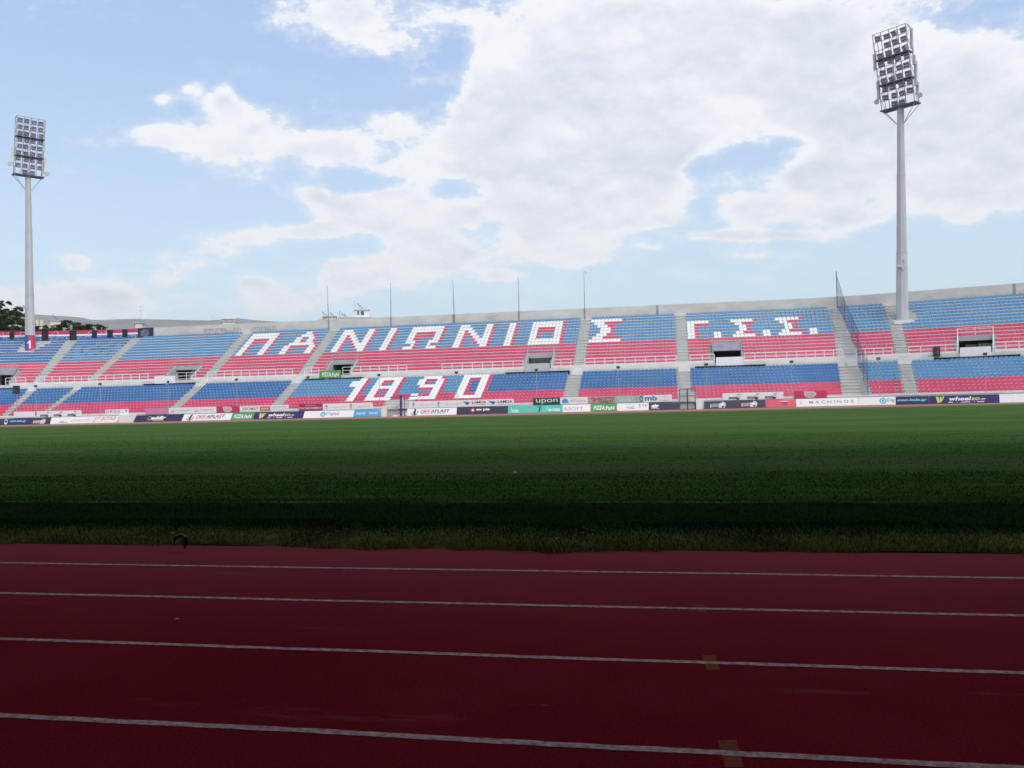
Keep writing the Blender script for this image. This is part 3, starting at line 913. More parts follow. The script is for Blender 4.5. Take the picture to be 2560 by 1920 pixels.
front_list = [
    (-98.17, -93.33, "black board with a white curled emblem at the left end of the trackside row", 'ink', [('s', 'ring', .80, .08, .16, .84, 'pgrey'), ('s', 'disc', .84, .1, .06, .3, W)], 0),
    (-93.33, -88.25, "navy board with cyan website lettering at the left end of the row", 'navy', [('s', 'rect', .02, .1, .96, .82, 'navy'), ('t', 'man-bala.gr', .06, .36, .78, .42, 'cyan', .03)], 0),
    (-88.25, -84.14, "black board with one grey pointing hand emblem beside the cyan lettered board", 'ink', [('s', 'hand', .18, .06, .60, .84, 'silver'), ('s', 'rect', .22, .16, .30, .36, 'grey'), ('t', 'GSIU', .24, .2, .26, .28, 'silver', .02)], 0),
    (-84.14, -77.83, "white board with a pale sail emblem and large grey lettering", W, [('s', 'sail', .18, .12, .26, .62, 'pgrey'), ('t', 'overoll', .50, .22, .46, .62, 'lgrey', .0)], .15),
    (-77.83, -73.93, "white board with big red slanted lettering and a slanted right end", W, [('s', 'slash', .06, .30, .10, .58, 'lgrey'), ('t', 'rama', .17, .36, .74, .56, 'softred', .0, .25), ('s', 'rect', .03, .16, .12, .06, 'red'), ('s', 'rect', .2, .15, .5, .04, 'pgrey')], .28),
    (-71.4, -64.27, "dark navy board with white lettering and a gold ring emblem", 'dnavy', [('s', 'ring', .27, .22, .075, .62, 'tan'), ('t', 'addir', .345, .28, .30, .56, W, .05, .1), ('s', 'rect', .40, .12, .22, .07, 'lgrey')], .30),
    (-64.27, -57.18, "white board with red and navy lettering between dark navy and green boards", W, DRIV, .30),
    (-57.18, -53.98, "green board with white lettering left of the navy wheel shop board", 'green', PIZZA, .2),
    (-53.98, -46.95, "navy board with a lime W emblem between green and white boards", 'navy', WHEEL, .2),
    (-46.95, -40.07, "white board with a round blue emblem beside the sky blue board", W, DIG, .15),
    (-40.07, -36.49, "sky blue board with the same white word printed twice", 'sky', [('t', 'ΣΚΑΪ', .10, .34, .34, .36, W, .02), ('t', 'ΣΚΑΪ', .57, .34, .34, .36, W, .02)], .12),
    (-32.86, -26.33, "white board with red and navy lettering right of the stand gate", W, DRIV, 0),
    (-26.33, -19.73, "dark board with white lettering and a red dot emblem", 'ink', [('s', 'disc', .27, .30, .09, .56, 'crimson'), ('t', 'e', .293, .42, .044, .30, W, .03), ('t', 'se pia', .38, .40, .27, .42, W, .04, .05)], 0),
    (-19.73, -16.44, "teal board with white lettering and a pink cup at its right end", 'teal', HENTA(.10, .80), 0),
    (-16.44, -12.88, "teal board with a dark cup at its left end", 'teal', [('s', 'cup', .12, .08, .11, .70, 'pteal'), ('s', 'slash', .15, .10, .08, .66, 'dgreen'), ('s', 'rect', .10, .76, .16, .10, 'dgreen'), ('t', 'H', .44, .28, .035, .62, W, .0), ('t', 'enta', .50, .16, .42, .42, W, .02)], 0),
    (-12.88, -9.42, "white board with thin grey capital lettering below the blue and white board", W, [('t', 'ASOFT', .04, .24, .70, .42, 'grey', -.004)], 0),
    (-9.42, -6.19, "green board with white lettering below the tan board", 'green', PIZZA, 0),
    (-6.19, -2.36, "white board with a grey double stroke emblem and dark Greek letters", W, [('t', 'ΑΦΟΙ', .28, .70, .28, .22, 'lgrey', .0), ('s', 'slash', .26, .42, .32, .10, 'grey'), ('s', 'slash', .30, .22, .30, .08, 'grey'), ('t', 'ΣΤΕ', .68, .42, .28, .42, 'grey', .01)], 0),
    (-2.36, 1.27, "dark board with short white lettering at its left end beside the wire gate", 'ink', [('t', 'air', .09, .30, .26, .50, W, .06), ('s', 'rect', .09, .14, .26, .08, 'silver')], 0),
    (4.2, 11.34, "dark grey board with two silver pointing hand emblems right of the wire gate", 'ink', GS(.10) + GS(.61), 0),
    (11.34, 14.81, "coral red board with a club shield emblem", 'cored', [('s', 'shield', .44, .06, .36, .90, 'softred'), ('s', 'shield', .475, .12, .29, .76, 'crimson'), ('s', 'rect', .50, .70, .24, .08, W), ('s', 'slash', .54, .34, .16, .22, 'maroon')], 0),
    (14.81, 25.51, "long white board with wide spaced grey capitals and a small red ring", W, [('s', 'ringthin', .045, .22, .07, .62, 'pgrey'), ('s', 'ring', .062, .36, .034, .32, 'softred'), ('t', 'M A C H I N O R', .21, .34, .72, .40, 'grey', .004), ('s', 'rect', .495, .02, .004, .96, 'lgrey'), ('s', 'rect', .985, .02, .005, .96, 'lgrey')], 0),
    (25.51, 31.5, "white board with a round aqua emblem cut off by the navy board", W, [('s', 'disc', .56, .14, .20, .76, 'aqua'), ('s', 'ring', .60, .28, .12, .48, W), ('t', 'Dig', .78, .28, .20, .52, 'grey', .004)], 0),
    (31.5, 34.91, "navy board with cyan website lettering right of the white boards", 'dnavy', [('t', 'man-bala.gr', .05, .32, .90, .40, 'cyan', .03)], 0),
    (34.91, 41.77, "navy board with a lime W emblem beside the white board with a tick", 'navy', WHEEL, 0),
    (41.77, 46.5, "white board with a navy tick emblem at the right end of the row", W, [('s', 'rect', .26, .02, .006, .96, 'pgrey'), ('s', 'swoosh', .52, .22, .46, .56, 'navy')], 0),
]
for (a, b, lab, bg, el, sl) in front_list:
    board_front(a, b, lab, bg, el, slant=sl)

STEF = lambda x: [('s', 'slash', x, .32, .09, .10, 'ink'), ('t', 'ΣΤΕΦΑΤΟΥ', x + .13, .40, .28, .24, 'grey', .0), ('s', 'rect', x + .01, .66, .08, .05, 'pgrey')]
PROL = lambda x: [('s', 'bird', x, .42, .07, .48, 'grey'), ('s', 'disc', x + .012, .16, .045, .24, 'lgrey'), ('t', 'Δ', x + .085, .40, .04, .36, 'pgrey', -.01), ('t', 'ΠΡΟΛΗΨΙΣ', x + .15, .32, .27, .22, 'lgrey', .0)]
LAMD = lambda x: [('s', 'wing', x, .28, .15, .50, 'sky'), ('s', 'wing', x + .05, .24, .085, .40, 'blue'), ('t', 'LAMDA', x + .185, .44, .27, .38, 'ink', .01), ('s', 'rect', x + .185, .24, .27, .05, 'lgrey')]
DOLE = lambda x, w: [('s', 'leaf', x, .02, w, .94, 'silver'), ('t', 'Drôle', x + w * .17, .40, w * .66, .34, 'softred', .01), ('s', 'rect', x + w * .2, .24, w * .6, .07, 'softred')]
rear_list = [
    (-92.83, -87.84, "blank off white board at the left end of the parapet", W, [('s', 'rect', .01, .02, .98, .05, 'pgrey')]),
    (-87.35, -79.9, "white board with three dark hand emblems at the left end of the parapet", W, GSr(.08) + GSr(.385) + GSr(.70)),
    (-76.2, -72.66, "white framed board with spaced dark Greek capitals on open legs", W, [('s', 'rect', .01, .02, .98, .03, 'lgrey'), ('s', 'rect', .01, .95, .98, .03, 'lgrey'), ('t', 'Π Ρ Ο Λ', .04, .42, .60, .40, 'ink', .012), ('s', 'sail', .66, .38, .16, .34, 'lgrey'), ('t', 'Τ', .85, .42, .11, .40, 'ink', .012)]),
    (-70.12, -66.65, "plain pink board on the parapet above the dark navy board", 'pink', [('s', 'rect', .05, .50, .9, .02, 'pink')]),
    (-66.65, -59.63, "white board with the same grey Greek name printed twice", W, STEF(.04) + STEF(.54)),
    (-59.63, -56.27, "crimson board with a pale leaf emblem beside the Greek name board", 'crimson', DOLE(.28, .40)),
    (-56.27, -51.68, "white board with black capitals and an orange square", W, [('s', 'rect', .03, .06, .94, .03, 'lgrey'), ('s', 'rect', .03, .90, .94, .03, 'lgrey'), ('t', 'AROMAT', .08, .30, .50, .46, 'grey', .008), ('s', 'rect', .63, .16, .33, .66, 'orange'), ('s', 'slash', .66, .34, .26, .28, 'tan'), ('t', 'fusion', .68, .38, .22, .24, W, .01)]),
    (-51.68, -49.3, "small white board with two lines of tiny grey print", W, [('t', 'Food Ingredients', .06, .58, .86, .22, 'grey', .01), ('t', 'Processing Equipment', .04, .26, .92, .16, 'lgrey', .01)]),
    (-47.89, -44.54, "maroon board with white Greek serif capitals", 'maroon', [('s', 'rect', .27, .74, .44, .10, 'tan'), ('t', 'ΠΑΠΑΪΑΚΩΒΟΥ', .03, .22, .94, .40, W, .012)]),
    (-44.54, -37.66, "white board with two faint bird emblems above the sky blue board", W, PROL(.04) + PROL(.53)),
    (-32.8, -25.96, "white board with two faint bird emblems right of the stand gate", W, PROL(.05) + PROL(.54)),
    (-25.96, -19.11, "white board with two blue wing emblems and black capitals", W, LAMD(.03) + LAMD(.52)),
    (-16.66, -13.25, "dark green board with tall white serif lettering", 'dgreen', [('t', 'upon', .11, .10, .80, .74, W, .0)]),
    (-13.25, -9.82, "white board with a blue blob emblem and thin grey lettering", W, [('s', 'blob', .06, .10, .26, .74, 'sky'), ('t', 'affidea', .35, .28, .58, .44, 'lgrey', .004)]),
    (-9.82, -6.36, "tan board with dark Greek capitals and a violet disc", 'tan', [('s', 'disc', .08, .14, .22, .76, 'violet'), ('s', 'slash', .15, .18, .10, .66, 'orange'), ('t', 'E', .10, .30, .07, .36, W, .01), ('t', 'ΣΚΟΥΡΤΗΣ', .32, .54, .64, .32, 'ink', .02), ('t', 'ΠΑΡΚΕΤΑ', .37, .10, .56, .32, 'ink', .02)]),
    (-6.36, -2.99, "faded pale teal board with two cups", 'pteal', [('t', 'H', .10, .30, .035, .62, W, .0), ('t', 'enta', .16, .14, .40, .44, 'pgrey', .02), ('s', 'cup', .70, .08, .10, .74, 'pink'), ('s', 'rect', .81, .02, .04, .96, 'lgrey'), ('s', 'ring', .86, .1, .13, .8, 'dgreen')]),
    (-2.99, .44, "white board with round violet and blue lower case letters", W, [('t', 'm', .05, .20, .24, .56, 'violet', .03), ('t', 'b', .31, .20, .16, .74, 'blue', .03), ('s', 'ring', .305, .18, .19, .56, 'aqua'), ('t', 'DOMINIQUE PAROS', .53, .66, .38, .13, 'lgrey', .0), ('s', 'rect', .56, .26, .36, .03, 'lgrey'), ('s', 'rect', .56, .14, .36, .03, 'lgrey')]),
    (6.43, 13.49, "white board with three dark hand emblems above the dark grey board", W, GSr(.10) + GSr(.41) + GSr(.70)),
    (14.68, 19.88, "crimson board with a pale leaf emblem above the wide spaced capitals", 'crimson', DOLE(.30, .38)),
]
for (a, b, lab, bg, el) in rear_list:
    board_rear(a, b, lab, bg, el)

# low white wall blocks between the boards
for (a, b, lab) in ((-73.9, -71.5, "bare white wall block between the red lettered and dark navy boards"), (3.3, 4.18, "bare white wall block right of the wire gate"), (-36.45, -35.75, "narrow white wall block between the sky blue board and the gate")):
    mb = MB(); sweep(mb, [(-17.62, -.5), (-17.62, 1.0), (-17.06, 1.0), (-17.06, -.5)], a, b, closed=True)
    o = mb.build("wall_block", white_paint, None, ST((a + b) / 2, -17.3, 0)); tag(o, lab, "wall")

# banners hung on the walkway edge
def hung(u0, u1, label, bg, elems, z0=5.5, h=1.12, o=-7.62):
    a = Vector(ST(u0, o, z0)); b = Vector(ST(u1, o, z0))
    return panel_thing("hanging_banner", label, "banner", a, b - a, Vector((0, 0, 1)), (b - a).length, h, bg, elems, "panels hung on the walkway edge")


hung(-74.86, -71.48, "plain white panel hung on the walkway left of the first opening in the red seats", W, [])
hung(-48.94, -45.68, "green banner with white lettering hung on the walkway above the blue seats", 'green', PIZZA)
hung(-19.23, -15.75, "plain grey panel hung on the walkway below the barred opening", 'lgrey', [])
hung(6.28, 9.75, "plain white panel hung on the walkway below the hooded opening", W, [])
hung(37.83, 41.12, "plain white panel hung on the walkway at the right end of the stand", W, [])

# ------------------------------------------------------------------ railings
rail_labels = [
    ((-101.0, -97.6), "short white railing on the walkway beside the left floodlight tower"),
    ((-95.7, -76.0), "long white railing left of the plain white panel near the left tower"),
    ((-71.3, -68.3), "short white railing on the walkway beside the opening right of the plain white panel"),
    ((-66.4, -53.1), "white railing on the walkway below the letters Π and Α"),
    ((-51.3, -49.1), "short white railing left of the hanging green banner"),
    ((-45.5, -36.0), "white railing on the walkway right of the hanging green banner"),
    ((-30.9, -19.4), "white railing on the walkway left of the plain grey panel"),
    ((-15.6, -12.9), "short white railing right of the plain grey panel"),
    ((-11.0, 1.15), "white railing on the walkway below the large letter Σ"),
    ((2.95, 6.1), "short white railing left of the hooded opening"),
    ((9.9, 23.3), "white railing on the walkway right of the hooded opening"),
    ((25.2, 30.2), "white railing on the walkway between the net and the right tower"),
    ((32.2, 37.6), "white railing on the walkway right of the right floodlight tower"),
    ((41.3, 56.0), "white railing on the walkway at the right edge of the stand")]
for (a, b), lab in rail_labels:
    loc = ST((a + b) / 2, -7.42, Z_UP)
    t = thing("railing", lab, "railing", loc, "white railings along the walkway")
    nn = max(2, int(round((b - a) / 1.4)) + 1)
    S = [a + (b - a) * i / (nn - 1) for i in range(nn)]
    for u in S:
        mb = MB(); mb.tube(ST(u, -7.42, Z_UP - .012), ST(u, -7.42, Z_UP + 1.05), .045, 6); mb.build("post", rail_white, t, loc)
    for nm, z in (("top_rail", 1.06), ("middle_rail", .58), ("bottom_rail", .14)):
        mb = MB()
        for p, q in zip(S[:-1], S[1:]): mb.tube(ST(p, -7.42, Z_UP + z), ST(q, -7.42, Z_UP + z), .036, 5)
        mb.build(nm, rail_white, t, loc)
# guard rails round the stair openings
guard_lab = ["grey guard rail round the opening at the left picture edge", "grey guard rail round the opening above the plain white panel on the left", "grey guard rail round the opening above the green banner",
             "grey guard rail round the barred opening", "grey guard rail round the hooded opening", "pale guard rail round the opening at the right end of the stand"]
for vi, (a, b) in enumerate(VOMS):
    oc = o_up(4) - .3; loc = ST((a + b) / 2, oc, z_up(4))
    t = thing("guard_rail", guard_lab[vi], "railing", loc, "guard rails round the stair openings")
    m = rail_white if vi == 5 else galv
    mb = MB()
    for u in (a - .1, (a + b) / 2, b + .1): mb.tube(ST(u, oc, z_up(4)), ST(u, oc, z_up(4) + 1.0), .035, 5)
    mb.build("posts", m, t, loc)
    mb = MB()
    for z in (1.0, .5): mb.tube(ST(a - .1, oc, z_up(4) + z), ST(b + .1, oc, z_up(4) + z), .03, 5)
    mb.build("cross_rail", m, t, loc)
    for u in (a - .1, b + .1):
        mb = MB()
        for z in (1.0, .55): mb.tube(ST(u, oc, z_up(4) + z), ST(u, -5.95, Z_UP + z), .03, 5)
        mb.tube(ST(u, -5.95, Z_UP), ST(u, -5.95, Z_UP + 1.0), .03, 5)
        mb.build("sloping_rail", m, t, loc)
#SPLIT2
# ------------------------------------------------------------------ seats: 300 nearest singly, the rest as one mass
def seat_mats(): return [seat_cols[c] for c in CODE]


single = []
for i, s in enumerate(seats):
    if s[0] != 'l' or s[2] not in (5, 6): continue
    if s[1] == 0:
        x = s[4 - 1]
        if any(a - .3 < s[3] < b + .3 for a, b in REAR_U): continue
        single.append(i)
    elif 1 <= s[1] <= 4: single.append(i)
extra = [i for i, s in enumerate(seats) if s[0] == 'l' and s[2] == 5 and s[1] == 5]
single = (single + extra)[:300]
sset = set(single)
seat_me = {}
for c in CODE:
    me = bpy.data.meshes.new("stadium_chair_" + {'W': 'white', 'R': 'crimson', 'L': 'light_blue', 'B': 'royal_blue'}[c])
    me.from_pydata([tuple(p) for p in SV], [], SF); me.materials.append(seat_cols[c]); me.update(); seat_me[c] = me
ROWN = ["lowest row", "second lowest row", "third lowest row", "fourth lowest row", "fifth lowest row", "sixth lowest row"]
BLKN = {5: "of the lower block behind the tan board", 6: "of the lower block right of the wire gate"}
COLN = {'R': "crimson", 'B': "royal blue"}
for i in single:
    s = seats[i]
    o = bpy.data.objects.new("stadium_chair", seat_me[s[7]]); COL.objects.link(o)
    o.location = s[3:6]; o.rotation_euler = (0, 0, s[6])
    tag(o, COLN[s[7]] + " seat, " + ROWN[s[1]] + " " + BLKN[s[2]], "seat", COLN[s[7]] + " seats, " + ROWN[s[1]] + " " + BLKN[s[2]])
rest = [s for i, s in enumerate(seats) if i not in sset]
n = len(rest); nv = len(SV)
A = np.array([(s[3], s[4], s[5], s[6]) for s in rest])
A[:, 3] += rng.normal(0, .012, n)
cs, sn = np.cos(A[:, 3])[:, None], np.sin(A[:, 3])[:, None]
VV = np.empty((n, nv, 3))
VV[:, :, 0] = SV[None, :, 0] * cs - SV[None, :, 1] * sn + A[:, 0:1]
VV[:, :, 1] = SV[None, :, 0] * sn + SV[None, :, 1] * cs + A[:, 1:2]
VV[:, :, 2] = SV[None, :, 2] + A[:, 2:3]
fl = np.array([len(f) for f in SF]); li = np.array([q for f in SF for q in f])
me = bpy.data.meshes.new("stadium_seats")
me.vertices.add(n * nv); me.vertices.foreach_set('co', VV.ravel())
loops = (li[None, :] + (np.arange(n) * nv)[:, None]).ravel()
me.loops.add(len(loops)); me.loops.foreach_set('vertex_index', loops.astype(np.int32))
tot = np.tile(fl, n); st_ = np.concatenate([[0], np.cumsum(tot)[:-1]])
me.polygons.add(len(tot)); me.polygons.foreach_set('loop_start', st_.astype(np.int32)); me.polygons.foreach_set('loop_total', tot.astype(np.int32))
for m in seat_mats(): me.materials.append(m)
ci = np.array([CODE.index(s[7]) for s in rest])
me.polygons.foreach_set('material_index', np.repeat(ci, len(SF)).astype(np.int32))
me.update(); me.validate()
so = bpy.data.objects.new("stadium_seats", me); COL.objects.link(so)
tag(so, "rows of blue, crimson and white plastic seats spelling Greek letters and 1890", "seats", kind='stuff')
print("SEATS", len(seats), "single", len(single))

# ------------------------------------------------------------------ lamp poles behind the boards
LP = [(-92.4, "cyan lettered navy board at the left end"), (-87.75, "blank off white board at the left end"), (-77.07, "white boards right of the three hand emblems"), (-66.8, "pink board"), (-56.76, "black capitals and orange square"),
      (-46.6, "maroon board"), (-36.83, "gap of the stand gate"), (-26.5, "left end of the two wing emblem board"), (-16.2, "left end of the dark green board"), (-6.0, "pale teal board"), (4.6, "bare wall block right of the wire gate"),
      (14.5, "left end of the crimson leaf board"), (29.0, "white board with the round aqua emblem"), (40.5, "navy board at the right end")]


def lamp_pole(u, lab):
    loc = ST(u, -16.88, 1.16)
    t = thing("lamp_pole", "thin grey lamp pole by the " + lab, "lamp pole", loc, "thin lamp poles along the parapet")
    mb = MB(); mb.tube((0, 0, -.04), (0, 0, 4.1), .036, 6, .03); mb.tube((0, 0, -.02), (0, 0, .05), .09, 6); mb.build("pole", galv, t)
    f = MB(); R_ = Matrix.Rotation(radians(18 if int(u) % 2 else -25), 3, 'Z') @ Matrix.Rotation(radians(-25), 3, 'X')
    f.box((0, -.08, 4.22), (.42, .16, .26), 0, R_); f.tube((0, 0, 4.05), (0, -.06, 4.2), .03, 5)
    l = f.build("lamp", dark_metal, t)
    g = MB(); g.box((0, -.17, 4.20), (.34, .02, .19), 0, R_); g.build("lamp_glass", lamp_dark, l)


for u, lab in LP: lamp_pole(u, lab)

# masts on top of the wall
mast_lab = ["thin mast on the wall top above the right end of the letter Α", "thin mast on the wall top above the first letter Ι", "thin mast on the wall top above the gap between Ω and the second Ν",
            "thin mast on the wall top above the second letter Ι, beside the tree top", "thin mast with a hooked tip above the stairway left of the large Σ"]
for i, u in enumerate((-53.3, -42.9, -32.55, -22.3, -12.2)):
    loc = ST(u, 6.84, 13.3)
    top = 20.8 - 13.3
    mb = MB(); mb.tube((0, 0, 0), (0, 0, top * .62), .062, 6); mb.tube((0, 0, top * .62), (0, 0, top), .042, 6, .03)
    for z in (.6, 1.7): mb.box((0, .04, z), (.2, .08, .08))
    if i == 4:
        for k in range(8):
            a0 = pi - pi * k / 7 * 1.2; a1 = pi - pi * (k + 1) / 7 * 1.2
            mb.tube((.17 + .17 * cos(a0), 0, top + .17 * sin(a0)), (.17 + .17 * cos(a1), 0, top + .17 * sin(a1)), .03, 5)
    o = mb.build("wall_mast", galv, None, loc) if False else mb.build("wall_mast", mat("mast_grey", (.22, .23, .26), .6), None)
    o.location = loc; o.rotation_euler = (0, radians((-1.3, .4, -1.2, -.3, .2)[i]), 0)
    tag(o, mast_lab[i], "mast", "thin masts on the wall top")

# ------------------------------------------------------------------ floodlight towers
def octo(r, z, ph=pi / 8): return [(r * cos(ph + k * pi / 4), r * sin(ph + k * pi / 4), z) for k in range(8)]


def floodlight(w):
    mb = MB()
    mb.box((0, 0, 0), (w, .36, .70)); mb.box((0, .26, .0), (.44, .20, .44))
    return mb


def tower(label, loc, aim, tilt, missing, wrap=False, seed=0, antennas=(), HH=9.8, Wd=4.6):
    rd = random.Random(seed)
    t = thing("floodlight_tower", label, "floodlight tower", loc, "floodlight towers in the stand")
    t.rotation_euler = (0, tilt, 0)
    H0 = 28.9; Dp = 1.15
    mb = MB()
    secs = [(0, .80), (9.5, .69), (9.5, .66), (20, .55), (20, .52), (H0 + .9, .42)]
    for (z0, r0), (z1, r1) in zip(secs[:-1], secs[1:]):
        a, b = octo(r0, z0), octo(r1, z1)
        mb.add(a + b, [(k, (k + 1) % 8, 8 + (k + 1) % 8, 8 + k) for k in range(8)])
    mb.add(octo(.42, H0 + .9), [tuple(range(8))])
    mb.tube((0, 0, 9.45), (0, 0, 9.6), .72, 8); mb.tube((0, 0, 19.95), (0, 0, 20.1), .58, 8)
    mb.build("pole", tower_grey, t)
    mb = MB(); mb.box((0, 0, .02), (2.6, 2.3, .5)); mb.build("base_plinth", concrete_step, t)
    # small cabinet and camera low on the pole
    mb = MB(); mb.box((-.5, -.72, 7.6), (.6, .3, .32)); mb.box((-.15, -.86, 7.25), (.22, .35, .2)); mb.tube((-.75, -.4, 7.45), (.6, -.75, 7.45), .035, 5); mb.box((.1, -.7, 8.3), (.12, .12, .5))
    mb.build("equipment_box", lamp_body, t)
    if wrap:
        mb = MB()
        for k in range(8):
            a0, a1 = pi / 8 + k * pi / 4, pi / 8 + (k + 1) * pi / 4
            r0, r1 = .83, .81
            mid = .5 * (cos(a0) + cos(a1))
            mb.add([(r0 * cos(a0), r0 * sin(a0), .3), (r0 * cos(a1), r0 * sin(a1), .3), (r1 * cos(a1), r1 * sin(a1), 2.9), (r1 * cos(a0), r1 * sin(a0), 2.9)], [(0, 1, 2, 3)], 0 if mid < .12 else 1)
        wr = mb.build("pole_wrap", [paint('blue'), paint('crimson')], t)
        V = [(.42, 0), (.86, 0), (.86, 1), (.5, 1), (0, .74), (0, .56), (.42, .70)]; F = [tuple(range(7))]; V = fit(V, -.36, .70, .46, 1.3)
        mb = MB(); d = Vector((.62, -.78, 0)); ax = Vector((.78, .62, 0))
        mb.add([ax * a + Vector((0, 0, b)) + d * .835 for a, b in V], F); mb.build("number", paint('white'), wr)
    # head: local frame, front looks along nrm
    nrm = Vector((aim[0] - loc[0], aim[1] - loc[1], 0)).normalized(); lx = Vector((-nrm.y, nrm.x, 0))     # lx: to the right seen from behind
    lx = -lx if lx.x < 0 else lx

    def P(a, b, c): return lx * a + nrm * (b + max(c, 0) * .23) + Vector((0, 0, H0 + c))     # the head leans out over the pitch
    fr = MB(); hw = Wd / 2
    zs = [0, HH / 9 * 1, HH / 9 * 2, HH / 3, HH / 9 * 4, HH / 9 * 5, HH * 2 / 3, HH / 9 * 7, HH / 9 * 8, HH]
    zs = [z + .35 for z in zs]
    for x in (-hw, -hw / 2, 0, hw / 2, hw):
        fr.tube(P(x, Dp / 2, .3), P(x, Dp / 2, HH + .35), .055, 4)
    for x in (-hw, hw):
        fr.tube(P(x, -Dp / 2, .3), P(x, -Dp / 2, HH + .35), .05, 4)
    for z in zs: fr.tube(P(-hw, Dp / 2, z), P(hw, Dp / 2, z), .05, 4)
    for z in (zs[0], zs[3], zs[6], zs[9]):
        fr.tube(P(-hw, -Dp / 2, z), P(hw, -Dp / 2, z), .045, 4)
        for x in (-hw, hw): fr.tube(P(x, -Dp / 2, z), P(x, Dp / 2, z), .045, 4)
    for k in range(3):
        a, b = zs[3 * k], zs[3 * k + 3]
        for x in (-hw, hw):
            fr.tube(P(x, -Dp / 2, a), P(x, Dp / 2, (a + b) / 2), .028, 4); fr.tube(P(x, Dp / 2, (a + b) / 2), P(x, -Dp / 2, b), .028, 4)
        fr.tube(P(-hw * .7, -Dp / 2, a), P(.2, -Dp / 2, b), .035, 4)          # ladder side
    fr.build("head_frame", mat("lattice_steel", (.32, .31, .37), .45, metal=.3), t)
    ld = MB()
    for k in range(3):
        a, b = zs[3 * k], zs[3 * k + 3]
        for s_ in (0, .35): ld.tube(P(-.2 + s_ - .5 * (k % 2), -.1, a), P(.35 + s_ - .5 * (k % 2), -.25, b), .03, 4)
    ld.build("ladder", violet_metal, t)
    for k in range(3):
        pf = MB(); z = zs[3 * k] - .12
        ex = .22 if k == 0 else .0
        pts = [P(-hw - ex, -Dp / 2 - ex * .3, z), P(hw + ex, -Dp / 2 - ex * .3, z), P(hw + ex, Dp / 2 + .12, z), P(-hw - ex, Dp / 2 + .12, z)]
        pf.prism(pts, (0, 0, .10 if k else .16)); pf.build("platform", violet_metal, t)
        if k == 0:
            br = MB()
            for x in (-hw - .2, hw + .2):
                for b in (-Dp / 2, Dp / 2): br.tube(P(x * .92, b, z), Vector((.0, 0, H0 - 2.0)) + lx * (.42 if x > 0 else -.42), .05, 5)
            br.build("brace", tower_grey, t)
    # lamps
    lw = Wd * .168; fm = floodlight(lw); gm_ = MB(); gm_.box((0, -.195, 0), (lw - .08, .03, .62)); sm = MB(); sm.box((0, -.225, -.05), (lw - .2, .03, .09))
    body_me = lens_me = bar_me = None
    base = Matrix((lx, -nrm, Vector((0, 0, 1)))).transposed()
    for r_ in range(9):
        for c in range(4):
            if (r_, c) in missing: continue
            x = -hw + Wd * (c + .5) / 4 + rd.uniform(-.10, .10); z = (zs[r_] + zs[r_ + 1]) / 2 + rd.uniform(-.06, .06)
            rot = base @ Euler((radians(rd.uniform(18, 32)), 0, radians(rd.choice((-1, 0, 0, 1)) * rd.uniform(8, 30)))).to_matrix()
            if body_me is None:
                o = fm.build("floodlight", lamp_body, t); body_me = o.data
                g = gm_.build("lamp_glass", lamp_dark, o); lens_me = g.data
                h = sm.build("lamp_tube", mat("lamp_reflector", (.75, .75, .80), .35), o); bar_me = h.data
            else:
                o = bpy.data.objects.new("floodlight", body_me); COL.objects.link(o); o.parent = t
                g = bpy.data.objects.new("lamp_glass", lens_me); COL.objects.link(g); g.parent = o
                h = bpy.data.objects.new("lamp_tube", bar_me); COL.objects.link(h); h.parent = o
            o.location = P(x, Dp / 2 - .42, z); o.rotation_euler = rot.to_euler()
    for (sx, z, hgt, cr) in antennas:
        mb = MB(); mb.box(P(sx * (hw + .35), .1, z), (.34, .24, hgt), 0, base); mb.tube(P(sx * hw, 0, z), P(sx * (hw + .3), .1, z), .04, 4); mb.tube(P(sx * (hw + .5), .2, z - hgt / 2 - .5), P(sx * (hw + .5), .2, z + hgt / 2), .03, 4)
        mb.build("antenna_panel", mat("antenna_cream", (.72, .71, .60), .5) if cr else lamp_body, t)
    mb = MB()
    for s_, z in ((-1, 1.7), (1, 1.0)):
        c0 = P(s_ * (hw + .7), .3, z); mb.tube(c0, c0 + nrm * .18, .33, 12); mb.tube(P(s_ * hw, .1, z), c0, .03, 4)
    mb.build("dish", lamp_body, t)
    return t


tower("right floodlight tower, its tilted lamp head against the cloud", ST(30.78, 2.3, 10.75), (-40, 45), radians(1.15), {(7, 0), (0, 3), (0, 0), (1 + 6, 0)} - {(7, 0)} | {(7, 0)}, False, 3,
      ((-1, 6.9, 2.2, 0), (-1, 3.2, 2.6, 0), (1, 8.3, 2.6, 0), (1, 5.6, 1.2, 0), (1, 3.9, 3.2, 0), (1, 2.0, 1.6, 0)))
tower("left floodlight tower with a blue and red number wrap round its foot", ST(-101.85, 4.15, 11.5), (-8, 50), radians(-.2), {(0, 0), (0, 3)}, True, 5, ((-1, 3.2, 2.4, 1), (1, 2.4, 2.5, 1)), HH=8.9, Wd=4.1)

